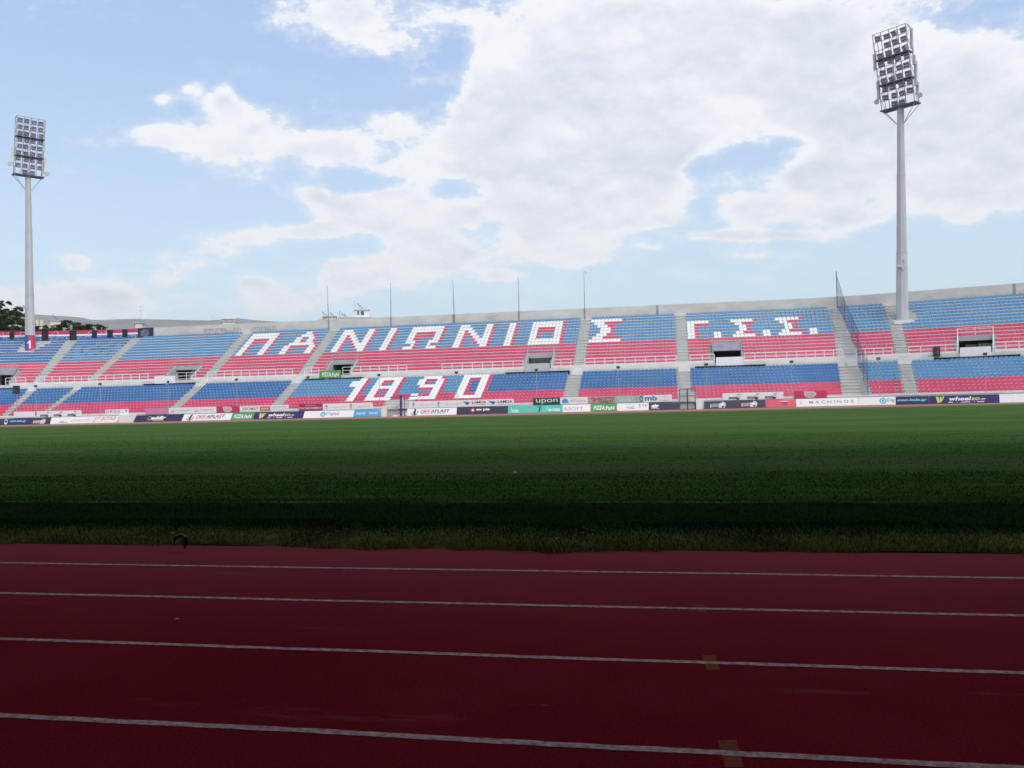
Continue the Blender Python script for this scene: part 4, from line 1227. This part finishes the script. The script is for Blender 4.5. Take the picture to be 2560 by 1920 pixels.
# ------------------------------------------------------------------ net beside the stairway
net_m = bpy.data.materials.new("violet_net"); net_m.use_nodes = True
_nt = net_m.node_tree; _b = _nt.nodes['Principled BSDF']; _b.inputs['Base Color'].default_value = (.10, .085, .21, 1); _b.inputs['Roughness'].default_value = .8
_tr = _nt.nodes.new('ShaderNodeBsdfTransparent'); _mx = _nt.nodes.new('ShaderNodeMixShader')
_g = _nt.nodes.new('ShaderNodeNewGeometry'); _ns = _nt.nodes.new('ShaderNodeTexNoise'); _ns.inputs['Scale'].default_value = .8
_nt.links.new(_g.outputs['Position'], _ns.inputs['Vector'])
_mr = _nt.nodes.new('ShaderNodeMapRange'); _mr.inputs[1].default_value = .35; _mr.inputs[2].default_value = .65; _mr.inputs[3].default_value = .28; _mr.inputs[4].default_value = .56
_nt.links.new(_ns.outputs['Fac'], _mr.inputs[0]); _nt.links.new(_mr.outputs[0], _mx.inputs[0])
_nt.links.new(_tr.outputs[0], _mx.inputs[1]); _nt.links.new(_b.outputs[0], _mx.inputs[2])
_nt.links.new(_mx.outputs[0], _nt.nodes['Material Output'].inputs['Surface'])
NP = [(-16.9, 1.2, 4.1), (-12.6, 2.8, 3.9), (-8.4, 5.0, 3.9), (-6.4, 6.1, 3.4), (-2.0, 8.5, 3.3), (2.4, 11.2, 3.2), (6.7, 13.9, 4.6)]


def unet(o): return (22.4 + (6.2 - o) * .185 if o > -7 else 24.6 + (-8.4 - o) * .32 * .62) + .82


loc = ST(unet(0), 0, 9)
nt_ = thing("dividing_net", "tall dark violet net on posts running down beside the right stairway", "net", loc)
mb = MB(); pts = []
for (o, z, h) in NP: pts += [ST(unet(o), o, z), ST(unet(o), o, z + h)]
mb.add(pts, [(2 * i, 2 * i + 2, 2 * i + 3, 2 * i + 1) for i in range(len(NP) - 1)])
mb.build("net", net_m, nt_, loc)
for (o, z, h) in NP:
    mb = MB(); mb.tube(ST(unet(o), o, z - .3), ST(unet(o), o, z + h + .1 + (.45 if o > 6 else 0)), .06 if o > 6 else .028, 6); mb.build("post", violet_metal, nt_, loc)
mb = MB()
for (a, b) in zip(NP[:-1], NP[1:]): mb.tube(ST(unet(a[0]), a[0], a[1] + a[2]), ST(unet(b[0]), b[0], b[1] + b[2]), .02, 4)
mb.build("top_wire", violet_metal, nt_, loc)

# ------------------------------------------------------------------ gates
loc = ST(-35.1, -16.95, 0)
t = thing("metal_gate", "grey meshed gate leaf left of the violet post", "gate", loc)
mb = MB()
for u in (-35.72, -34.35): mb.tube(ST(u, -17.1, 0), ST(u, -17.1, 1.25), .05, 5)
for z in (.12, .48, .86, 1.2): mb.tube(ST(-35.72, -17.1, z), ST(-34.35, -17.1, z), .035, 5)
mb.build("frame", galv, t, loc)
mb = MB()
for k in range(17): mb.tube(ST(-35.65 + k * .078, -17.1, .12), ST(-35.65 + k * .078, -17.1, 1.2), .010, 4)
mb.build("wire_infill", galv, t, loc)
loc = ST(-33.85, -17.0, 0)
t = thing("gate_frame", "dark violet steel gate frame between the seats and the trackside boards", "gate frame", loc)
mb = MB(); mb.box(ST(-33.88, -17.1, 1.25), (.24, .24, 2.9)); mb.build("main_post", mat("violet_paint", (.075, .05, .15), .5), t, loc)
mb = MB(); mb.tube(ST(-33.4, -17.1, 0), ST(-33.4, -17.1, 2.55), .05, 6); mb.tube(ST(-33.88, -17.1, 2.5), ST(-31.7, -17.1, 2.5), .05, 6); mb.tube(ST(-35.4, -17.1, 2.45), ST(-33.9, -17.1, 2.45), .04, 6)
mb.build("side_bars", violet_metal, t, loc)
mb = MB()
for z in (.0, .45): mb.tube(ST(-34.6, -16.9, 1.25 + z), ST(-33.7, -15.4, 2.1 + z), .035, 5)
for z in (.0, .45): mb.tube(ST(-31.9, -16.9, 1.6 + z), ST(-31.4, -15.4, 2.3 + z), .035, 5)
mb.build("handrail", galv, t, loc)
mb = MB(); mb.tube(ST(-34.5, -17.7, -.02), ST(-34.5, -17.7, .10), .42, 14, .36); mb.tube(ST(-34.5, -17.7, .10), ST(-34.5, -17.7, .16), .30, 14)
o = mb.build("round_plinth", concrete_step, None, ST(-34.5, -17.7, 0)); tag(o, "low round concrete plinth on the track in front of the meshed gate", "plinth")

loc = ST(2.28, -17.05, 0)
t = thing("wire_gate", "tall double wire gate with a dark frame below the stairway", "gate", loc)
gm2 = mat("dark_gate_steel", (.10, .11, .13), .5)
mb = MB()
for u, r_ in ((1.36, .05), (2.24, .05), (2.31, .045), (3.2, .05)): mb.tube(ST(u, -17.1, -.02), ST(u, -17.1, 2.5), r_, 5)
for z in (2.48, 1.66, .86, .06): mb.tube(ST(1.36, -17.1, z), ST(3.2, -17.1, z), .034 if z < 2 else .05, 5)
fr_ = mb.build("frame", gm2, t, loc)
mb = MB()
for k in range(30): mb.tube(ST(1.4 + k * .061, -17.1, .06), ST(1.4 + k * .061, -17.1, 2.46), .008, 4)
mb.build("wire_infill", galv, t, loc)
mb = MB(); mb.box(ST(2.28, -17.17, .86), (.16, .08, .16)); mb.build("lock", dark_metal, t, loc)

# loudspeakers
for u, o_, z, lab in ((35.3, -7.72, 5.7, "black loudspeaker hung on the walkway railing right of the right tower"), (-92.3, -17.05, 4.35, "black loudspeaker on the thin pole at the left end of the parapet")):
    loc = ST(u, o_, z)
    t = thing("loudspeaker", lab, "loudspeaker", loc)
    mb = MB(); mb.prism([(-.36, -.25, 0), (.36, -.25, 0), (.36, .25, 0), (-.36, .25, 0)], (0, .05, 1.15)); mb.build("cabinet", dark_metal, t)
    mb = MB(); mb.tube((0, -.26, .38), (0, -.30, .38), .24, 14, .2); mb.tube((0, -.22, .85), (0, -.27, .85), .13, 12, .1); mb.build("speaker_cone", mat("speaker_grey", (.06, .06, .07), .6), t)

# ------------------------------------------------------------------ striped banner fence along the top at the left
loc = ST(-100, 6.9, 13.9)
t = thing("striped_banner", "long red, white and blue banner with white scrawls along the top left of the stand", "banner", loc)
zB = 13.72
for nm, z0, z1, c in (("red_stripe", .98, 1.62, 'crimson'), ("white_stripe", .72, .98, 'white'), ("blue_stripe", 0, .72, 'dullblue')):
    mb = MB(); sweep(mb, [(6.88, zB + z0), (6.88, zB + z1), (6.96, zB + z1), (6.96, zB + z0)], U0, -87.0, closed=True); mb.build(nm, paint(c), t, loc)
rd = random.Random(4)
u = -88.6
while u > -123:
    wv = rd.uniform(.7, 1.0); mb = MB()
    sweep(mb, [(6.80, zB - .05), (6.80, zB + 1.60), (6.86, zB + 1.60), (6.86, zB - .05)], u - wv, u, closed=True); mb.build("dark_drape", mat("dark_drape", (.02, .018, .035), .8), t, loc)
    u -= rd.uniform(2.0, 4.4)
mb = MB(); u = -87.6
while u > -123:
    z = zB + rd.choice((.3, .3, 1.2)); w2 = rd.uniform(.25, .5); h2 = rd.uniform(.2, .32); a0 = rd.uniform(0, 6); nseg = 9; sp_ = rd.uniform(3.5, 6.2)
    for k in range(nseg):
        p = a0 + sp_ * k / nseg; q = a0 + sp_ * (k + 1) / nseg
        mb.tube(ST(u + w2 * cos(p), 6.84, z + h2 * sin(p)), ST(u + w2 * cos(q), 6.84, z + h2 * sin(q)), .035, 4)
    u -= rd.uniform(.5, 1.1)
mb.build("scrawl", paint('pgrey'), t, loc)
loc = ST(-85.6, 6.9, 13.8)
t = thing("dark_banner", "dark navy banner with a grey smudged figure at the left end of the wall", "banner", loc)
mb = MB(); sweep(mb, [(6.86, 13.75), (6.86, 15.42), (6.94, 15.42), (6.94, 13.75)], -87.0, -84.3, closed=True); mb.build("cloth", paint('dnavy'), t, loc)
mb = MB(); pts = [(-86.6, 14.0), (-86.4, 14.9), (-85.9, 15.2), (-85.2, 15.0), (-85.0, 14.4), (-85.4, 13.95)]
mb.add([ST(a, 6.84, b) for a, b in pts], [tuple(range(6))]); mb.build("emblem", mat("smudge_grey", (.22, .23, .27), .8, .6, 2.5), t, loc)

# graffiti on the wall
mb = MB(); rd = random.Random(9)
def scrawl(u0, u1, z0, z1, n_, r_, mb):
    for k in range(n_):
        u = u0 + (u1 - u0) * k / n_; w2 = (u1 - u0) / n_ * rd.uniform(.4, .75); h2 = (z1 - z0) / 2; a0 = rd.uniform(0, 6); sp_ = rd.uniform(2.5, 5.5)
        for q in range(7):
            p0 = a0 + sp_ * q / 7; p1 = a0 + sp_ * (q + 1) / 7
            mb.tube(ST(u + w2 * cos(p0), 6.945, (z0 + z1) / 2 + h2 * sin(p0)), ST(u + w2 * cos(p1), 6.945, (z0 + z1) / 2 + h2 * sin(p1)), r_, 4)
scrawl(-66.6, -62.2, 14.15, 14.70, 12, .024, mb); mb.build("graffiti", mat("dark_graffiti", (.10, .06, .07), .9), stand, SO) if False else None
gmat = mat("dark_graffiti", (.10, .06, .07), .9)
gob = mb.build("graffiti", gmat, wall_o)
mb = MB(); scrawl(-75.0, -68.5, 13.95, 14.8, 26, .032, mb); mb.build("graffiti", mat("red_graffiti", (.42, .22, .22), .9), wall_o)
mb = MB(); scrawl(-27.4, -25.6, 14.4, 14.85, 4, .02, mb); mb.build("graffiti", mat("grey_graffiti", (.24, .23, .25), .9), wall_o)
for ch in wall_o.children: ch.location = (-SO[0], -SO[1], -SO[2])

# ------------------------------------------------------------------ beyond the stand
RC = cam.matrix_world.to_3x3()


def aim_px(x, y, D):
    d = RC @ Vector(((x - 1280) / 2150., -(y - 960) / 2150., -1)); s = D / hypot(d.x, d.y)
    return Vector((d.x * s, d.y * s, 1.45 + d.z * s))


leaf_m = grass_material("tree_leaves", (.018, .032, .014), (.045, .075, .026), (.11, .14, .05))
bark_m = mat("tree_bark", (.10, .075, .055), .9, .3, 3)


def tree(name, label, base, blobs, trunk_h, seed, group=None, leaf=.34, dens=1.0, rt=.28):
    """blobs: (dx, dy, z, rx, rz) clumps of foliage relative to the foot"""
    rg = np.random.default_rng(seed)
    if group:
        blobs = [(a * K, b * K, (z - .2) * K + 1.9, c * K, d * K) for a, b, z, c, d in blobs]; trunk_h *= K
    t = thing(name, label, "tree", base, group)
    mb = MB(); mb.tube((0, 0, 0), (.3, 0, trunk_h), rt, 8, rt * .55)
    for (dx, dy, z, rx, rz) in blobs: mb.tube((.3 * min(1, z / trunk_h), 0, min(trunk_h, z * .72)), (dx, dy, z), rt * .35, 5, rt * .12)
    mb.build("trunk", bark_m, t)
    Vs = []; tn = []
    for (dx, dy, z, rx, rz) in blobs:
        nsub = max(6, int(rx * rx * 2.6))
        for s_ in range(nsub):
            d = rg.normal(0, 1, 3); d /= np.linalg.norm(d); rr = rg.random() ** .45
            c = np.array([dx, dy, z]) + d * rr * np.array([rx, rx, rz])
            m_ = int(70 * dens); cr = rg.uniform(.35, .8) * (.45 + .25 * rx ** .5)
            p = c + rg.normal(0, .45, (m_, 3)) * np.array([cr, cr, cr * .6])
            a = rg.normal(0, 1, (m_, 3)); a /= np.linalg.norm(a, axis=1)[:, None]
            b = np.cross(a, rg.normal(0, 1, (m_, 3))); b /= np.linalg.norm(b, axis=1)[:, None]
            sz = leaf * rg.uniform(.5, 1.2, m_)[:, None]
            Vs.append(np.stack([p - a * sz * .5, p + b * sz * .45, p + a * sz * .7, p - b * sz * .45], 1))
            tn.append(np.clip(rg.normal(.45, .2) + rg.normal(0, .15, m_), 0, 1))
    V = np.concatenate(Vs); tone = np.concatenate(tn); n = len(V)
    me = bpy.data.meshes.new("crown"); me.vertices.add(n * 4); me.vertices.foreach_set('co', V.ravel())
    me.loops.add(n * 4); me.loops.foreach_set('vertex_index', np.arange(n * 4))
    me.polygons.add(n); me.polygons.foreach_set('loop_start', np.arange(n) * 4); me.polygons.foreach_set('loop_total', np.full(n, 4))
    at = me.attributes.new('tone', 'FLOAT', 'POINT'); at.data.foreach_set('value', np.repeat(tone, 4).astype(np.float32))
    me.materials.append(leaf_m); me.update(); me.validate()
    o = bpy.data.objects.new("crown", me); COL.objects.link(o); o.parent = t
    return t


def foot(px, D):
    p = aim_px(px, 900, D); return Vector((p.x, p.y, -1.3))


K = 1.26                                # crowns were sized for a nearer row
TG = "trees behind the left end of the stand"
p = foot(-6, 205)
tree("pine_tree", "tall layered dark pine at the left picture edge", p, [(.6, 0, 18.4, 1.7, .5), (-1, 0, 18.0, 2, .7), (-1.5, 1, 17.2, 2.2, .8), (1.6, -.5, 16.9, 1.9, .55), (1.2, 0, 15.8, 2.2, .8), (-2, 0, 15.6, 3, 1.3), (2.6, .5, 15.4, 1.2, .5), (0, 0, 14.0, 3.4, 1.2), (0, 0, 12.6, 3.4, 1.2)], 17, 1, TG)
p = foot(38, 200)
tree("broadleaf_tree", "broad dark bushy tree left of the left floodlight tower", p, [(-2.5, 0, 15.6, 2.6, 1.5), (0, 0, 15.8, 2.2, 1.4), (-.3, 1, 16.9, 1.5, .8), (2.0, 0, 14.9, 1.5, 1.3), (-4, 0, 14.5, 2.6, 2), (1, 0, 13.2, 3, 1.6), (-2, -.5, 12.5, 3, 1.8)], 12, 2, TG)
p = foot(108, 198)
tree("broadleaf_tree", "low dark tree right of the left floodlight tower", p, [(-1.2, 0, 14.0, 1.6, .9), (.8, 0, 13.7, 1.7, .8), (2.6, 0, 13.3, 1.4, .7), (0, 0, 12.4, 2.6, 1.0)], 11, 3, TG)
p = foot(178, 196)
tree("broadleaf_tree", "rounded green tree in front of the cream house", p, [(-2.2, 0, 14.2, 1.5, 1.2), (0, 0, 14.4, 2.0, 1.0), (1.6, 0, 14.0, 1.8, .9), (3.2, 0, 13.4, 1.6, .7), (-.5, 0, 12.8, 3.2, .9)], 12, 4, TG)
p = foot(226, 194)
tree("broadleaf_tree", "sparse small tree at the right end of the tree row", p, [(-.6, 0, 14.2, .9, .4), (.8, 0, 14.4, .8, .35), (2.2, 0, 13.9, .6, .4), (0, 0, 13.0, 2.2, .5)], 13, 5, TG, dens=.5)
p = foot(1284, 150)
tree("broadleaf_tree", "small tree top peeping over the wall beside a thin mast", p, [(-1.0, 0, 17.2, .5, .35), (.1, 0, 17.5, .75, .5), (1.0, 0, 17.2, .6, .35), (0, 0, 16.2, 1.4, .7)], 16, 6, dens=.6)

win_m = mat("window_glass_dark", (.10, .10, .13), .25)
roof_m = mat("flat_roof_grey", (.52, .52, .54), .8)


def building(label, pxl, pxr, ytop, D, depth, wallc, extra=None, roofy=None):
    a = aim_px(pxl, ytop, D); b = aim_px(pxr, ytop, D)
    w = (b - a).length; zt = (a.z + b.z) / 2
    ax = Vector((b.x - a.x, b.y - a.y, 0)).normalized(); bk = Vector((-ax.y, ax.x, 0))
    base = Vector((a.x, a.y, -1.3)); H = zt + 1.3
    t = thing("apartment_building", label, "building", base, "buildings behind the stand")
    t.rotation_euler = (0, 0, atan2(ax.y, ax.x))
    m = mat("render_" + wallc, {'white': (.80, .80, .80), 'cream': (.70, .64, .50), 'offwhite': (.72, .71, .66)}[wallc], .8, .1, .4)
    mb = MB(); mb.box((w / 2, depth / 2, H / 2 - .15), (w, depth, H - .3)); mb.build("wall", m, t)
    mb = MB(); mb.box((w / 2, depth / 2, H - .10), (w + .5, depth + .5, .2)); rf = mb.build("roof", roof_m if wallc != 'white' else m, t)
    nfl = max(2, int(H / 3.1)); nw = max(2, int(w / 2.8))
    for f in range(1, nfl):
        for k in range(nw):
            mb = MB(); mb.box((w * (k + .5) / nw, -.01, H - 3.1 * f + .9), (1.1, .06, 1.3)); mb.build("window", win_m, t)
    return t, w, H, rf, m


def heater(parent, x, y, z, s=1.0):
    mb = MB(); mb.box((x, y, z + .62 * s), (1.9 * s, 1.1, .09), 0, Matrix.Rotation(radians(40), 3, 'Y')); pn = mb.build("solar_panel", mat("solar_panel", (.16, .17, .22), .3), parent)
    mb = MB(); mb.tube((x - .75 * s, y - .5, z + 1.35 * s), (x - .75 * s, y + .5, z + 1.35 * s), .26, 10); mb.tube((x - .6 * s, y, z), (x - .6 * s, y, z + 1.2 * s), .05, 4); mb.tube((x + .1, y, z), (x + .1, y, z + .5), .04, 4); mb.build("water_tank", lamp_body, parent)


def aerial(parent, x, y, z, h):
    mb = MB(); mb.tube((x, y, z), (x, y, z + h), .035, 4)
    for q, L_ in ((h * .95, .5), (h * .72, .7)): mb.tube((x - L_, y, z + q), (x + L_, y, z + q), .03, 4); mb.tube((x - L_ * .6, y, z + q - .2), (x - L_ * .6, y, z + q + .2), .02, 4)
    mb.build("aerial", mat("aerial_grey", (.35, .36, .4), .5), parent)


t, w, H, rf, m = building("white flat block with a stair house and solar heater above the wall", 847, 928, 792.5, 262, 9, 'white')
mb = MB(); mb.box((w * .72, 3.2, H + 1.15), (w * .42, 3.6, 2.3)); sh = mb.build("stair_house", m, t)
mb = MB(); mb.box((w * .72, 3.1, H + 2.42), (w * .50, 4.2, .26)); mb.build("slab", m, sh)
for xx_ in (.60, .73): 
    mb = MB(); mb.box((w * xx_, 1.39, H + 1.3), (.55 if xx_ < .7 else .95, .06, 1.2)); mb.build("window", win_m, sh)
heater(t, w * .70, 3, H + 2.55, 1.25); heater(t, w * .16, 3, H, .9); heater(t, w * .24, 4, H, .9); aerial(t, w * .50, 2, H, 5.2)
mb = MB(); mb.tube((.3, 1, H), (.3, 1, H + 1.7), .18, 8); mb.tube((.3, 1, H + 1.7), (.3, 1, H + 2.0), .3, 8, .1); mb.build("chimney", lamp_body, t)
t, w, H, rf, m = building("cream house with solar heaters left of the white flat block", 808, 841, 790.5, 258, 8, 'cream')
heater(t, w * .2, 3, H, 1.1); heater(t, w * .75, 2, H, .8)
mb = MB(); mb.prism([(-2.8, 0, H - 1.6), (w * .4, 0, H + .1), (w * .4, 0, H - .4), (-2.8, 0, H - 2.0)], (0, 6, 0)); mb.build("lean_to_roof", roof_m, t)
t, w, H, rf, m = building("cream house half hidden by the trees right of the left tower", 124, 152, 800.5, 300, 9, 'cream'); heater(t, w * .6, 2, H, 1.2)
for xx_ in (-3.4, -2.2):
    mb = MB(); mb.box((xx_, 3, H * .5 + .2), (.75, 2, H)); mb.build("chimney", m, t)
t, w, H, rf, m = building("small off white flat roofed house above the graffiti", 556, 590, 803, 285, 8, 'offwhite')
mb = MB(); mb.box((w * .45, 3, H + .9), (w * 1.05, 3.5, .22)); mb.build("canopy", m, t)
mb = MB()
for xx_ in (.05, .5, .9): mb.tube((w * xx_, 1.5, H), (w * xx_, 1.5, H + .85), .09, 5)
mb.build("pillars", m, t); aerial(t, -3, 2, H - .5, 2.6)
t, w, H, rf, m = building("tan house with an aerial at the left end of the wall", 338, 356, 806, 240, 8, 'cream'); heater(t, w * 1.1, 3, H - .6, 1.3); aerial(t, w * .8, 2, H, 4.5)

# hills
ridge = [(-120, 778), (-40, 780), (60, 783), (90, 785), (130, 788), (170, 790), (205, 793), (225, 798), (245, 799), (290, 797.5), (340, 796.5), (400, 798), (460, 799.5), (520, 800.5), (552, 798), (580, 794.5), (600, 795.5), (640, 800), (690, 803.5), (760, 807), (900, 815), (1100, 826), (1400, 850)]
rg = np.random.default_rng(3); mb = MB(); P = []; NR = 14; cols = []
xs = np.arange(-120, 1400, 8)
for x in xs:
    y = np.interp(x, [r_[0] for r_ in ridge], [r_[1] for r_ in ridge])
    top = aim_px(x, y, 4600.)
    for k in range(NR):
        f = k / (NR - 1)
        if f <= .85:
            s = f / .85; D = 2300 + 2300 * s; z = -1.3 + (top.z + 1.3) * (s ** 1.25)
            z += (rg.normal(0, 5) + 26 * sin(x * .05 + k * .8) * sin(x * .017 + k)) * s * (1 - s) * 1.6
        else:
            D = 4600 + 2600 * (f - .85) / .15; z = top.z * (1 - (f - .85) / .15) - 1.3
        q = top * (D / 4600.); P.append((q.x, q.y, z))
F = [(i * NR + k, (i + 1) * NR + k, (i + 1) * NR + k + 1, i * NR + k + 1) for i in range(len(xs) - 1) for k in range(NR - 1)]
mb.add(P, F)
hill_m = mat("limestone_scrub_hill", (.24, .23, .20), .95, 0, .006, col2=(.10, .11, .075), detail=9)
tag(mb.build("hills", hill_m, smooth=True), kind='structure')

# added unseen stand; its roof reaches over the pitch to shade track and turf
t = thing("shade_stand", "unseen grandstand added behind the camera, its long roof shading the near track", "grandstand", (0, -10, 0)); t['kind'] = 'structure'
gsm = mat("shade_stand_concrete", (.30, .29, .28), .9, .2, .3)
mb = MB(); mb.box((0, 10.25, 17.1), (200, 34.5, .5)); mb.build("roof", gsm, t)
mb = MB(); mb.box((0, -6.5, 8.4), (200, .5, 16.8)); mb.build("rear_wall", gsm, t)
mb = MB()
for k in range(14): mb.box((0, 4.2 - .75 * k, .3 + .45 * k), (150, .76, .6 + .9 * k * .0 + .45))
mb.build("terrace", gsm, t)
mb = MB()
for x in range(-70, 71, 20): mb.tube((x, -5.5, 0), (x, -5.5, 16.8), .4, 8)
mb.build("columns", gsm, t)

# ------------------------------------------------------------------ small things near the camera
bird_m = mat("black_plumage", (.016, .014, .018), .6, .3, 30)
mb = MB()
def bird_ring(x, y, z, ry, rz, n_=10): return [(x, y + ry * cos(2 * pi * k / n_), z + rz * sin(2 * pi * k / n_)) for k in range(n_)]


def bird_tube(rs, n_=10):
    P = [q for r_ in rs for q in bird_ring(*r_)]
    F = [(i * n_ + k, i * n_ + (k + 1) % n_, (i + 1) * n_ + (k + 1) % n_, (i + 1) * n_ + k) for i in range(len(rs) - 1) for k in range(n_)]
    mb.add(P, F + [tuple(range(n_ - 1, -1, -1)), tuple(range(len(P) - n_, len(P)))])


# body seen from behind with the shoulders arched, head tucked in front, forked tail towards us
bird_tube([(-.050, 0, .004, .010, .012), (-.034, -.004, .014, .022, .020), (-.012, -.006, .020, .032, .026), (.012, -.006, .020, .032, .026), (.034, -.004, .014, .024, .021), (.052, 0, .006, .012, .014)])
mb.prism([(-.014, -.03, .012), (.014, -.03, .012), (.024, -.085, -.002), (.005, -.068, .002), (-.005, -.068, .002), (-.024, -.085, -.002)], (0, 0, .004))
bird_tube([(-.004, .030, .024, .004, .004), (.0, .034, .026, .014, .014), (.006, .036, .026, .003, .003)])
for pts in ([(-.030, .020), (-.052, .020), (-.064, .0), (-.066, -.030), (-.062, -.062), (-.054, -.088), (-.050, -.060), (-.046, -.030), (-.040, -.008)],
            [(.024, .022), (.050, .020), (.068, .002), (.078, -.030), (.076, -.070), (.066, -.108), (.052, -.120), (.040, -.090), (.034, -.050), (.030, -.012)]):
    mb.prism([(x, -.006 + .10 * (z - .02) ** 2 * 10, z) for x, z in pts], (0, .009, 0))
o = mb.build("flying_bird", bird_m, None)
o.location = (-4.93, 8.05, .125); o.rotation_euler = (0, radians(5), radians(31)); o.scale = (.95,) * 3
tag(o, "small black bird flying low over the track, wings beating down", "bird")


def scrap(loc, s, label, flat):
    mb = MB(); rd = random.Random(int(s * 1e4)); n_ = 7
    bot = [(s * (.6 + .4 * rd.random()) * cos(2 * pi * k / n_), s * .7 * (.6 + .4 * rd.random()) * sin(2 * pi * k / n_), rd.random() * s * flat * .5) for k in range(n_)]
    top = [(x * .6, y * .6, z + s * flat * (.5 + rd.random())) for x, y, z in bot]
    mb.add(bot + top + [(0, 0, s * flat * 1.1)], [(k, (k + 1) % n_, n_ + (k + 1) % n_, n_ + k) for k in range(n_)] + [(n_ + k, n_ + (k + 1) % n_, 2 * n_) for k in range(n_)] + [tuple(range(n_ - 1, -1, -1))])
    o = mb.build("paper_scrap", paint('white'), None); o.location = loc; tag(o, label, "litter")


scrap((-2.92, 16.15, .075), .055, "crumpled white paper scrap lying out on the grass", .7)
scrap((-3.35, 5.42, .004), .022, "tiny white scrap lying on the track", .15)
scrap((-5.45, 8.75, .06), .028, "small pale scrap in the grass edge beside the bird", .4)

# ------------------------------------------------------------------ air
HAZE = 0.00012
if HAZE > 0:
    mb = MB(); mb.box((0, 1500, 240), (19000, 22000, 485))
    hz = mb.build("haze", bpy.data.materials.new("haze_air"), None)
    hm = hz.data.materials[0]; hm.use_nodes = True; hn = hm.node_tree
    hn.nodes.remove(hn.nodes['Principled BSDF'])
    pv = hn.nodes.new('ShaderNodeVolumePrincipled'); pv.inputs['Density'].default_value = HAZE
    pv.inputs['Color'].default_value = (.93, .97, 1.0, 1); pv.inputs['Anisotropy'].default_value = .2
    hn.links.new(pv.outputs[0], hn.nodes['Material Output'].inputs['Volume'])
    tag(hz, "thin pale haze over the whole site", "haze", kind='stuff')
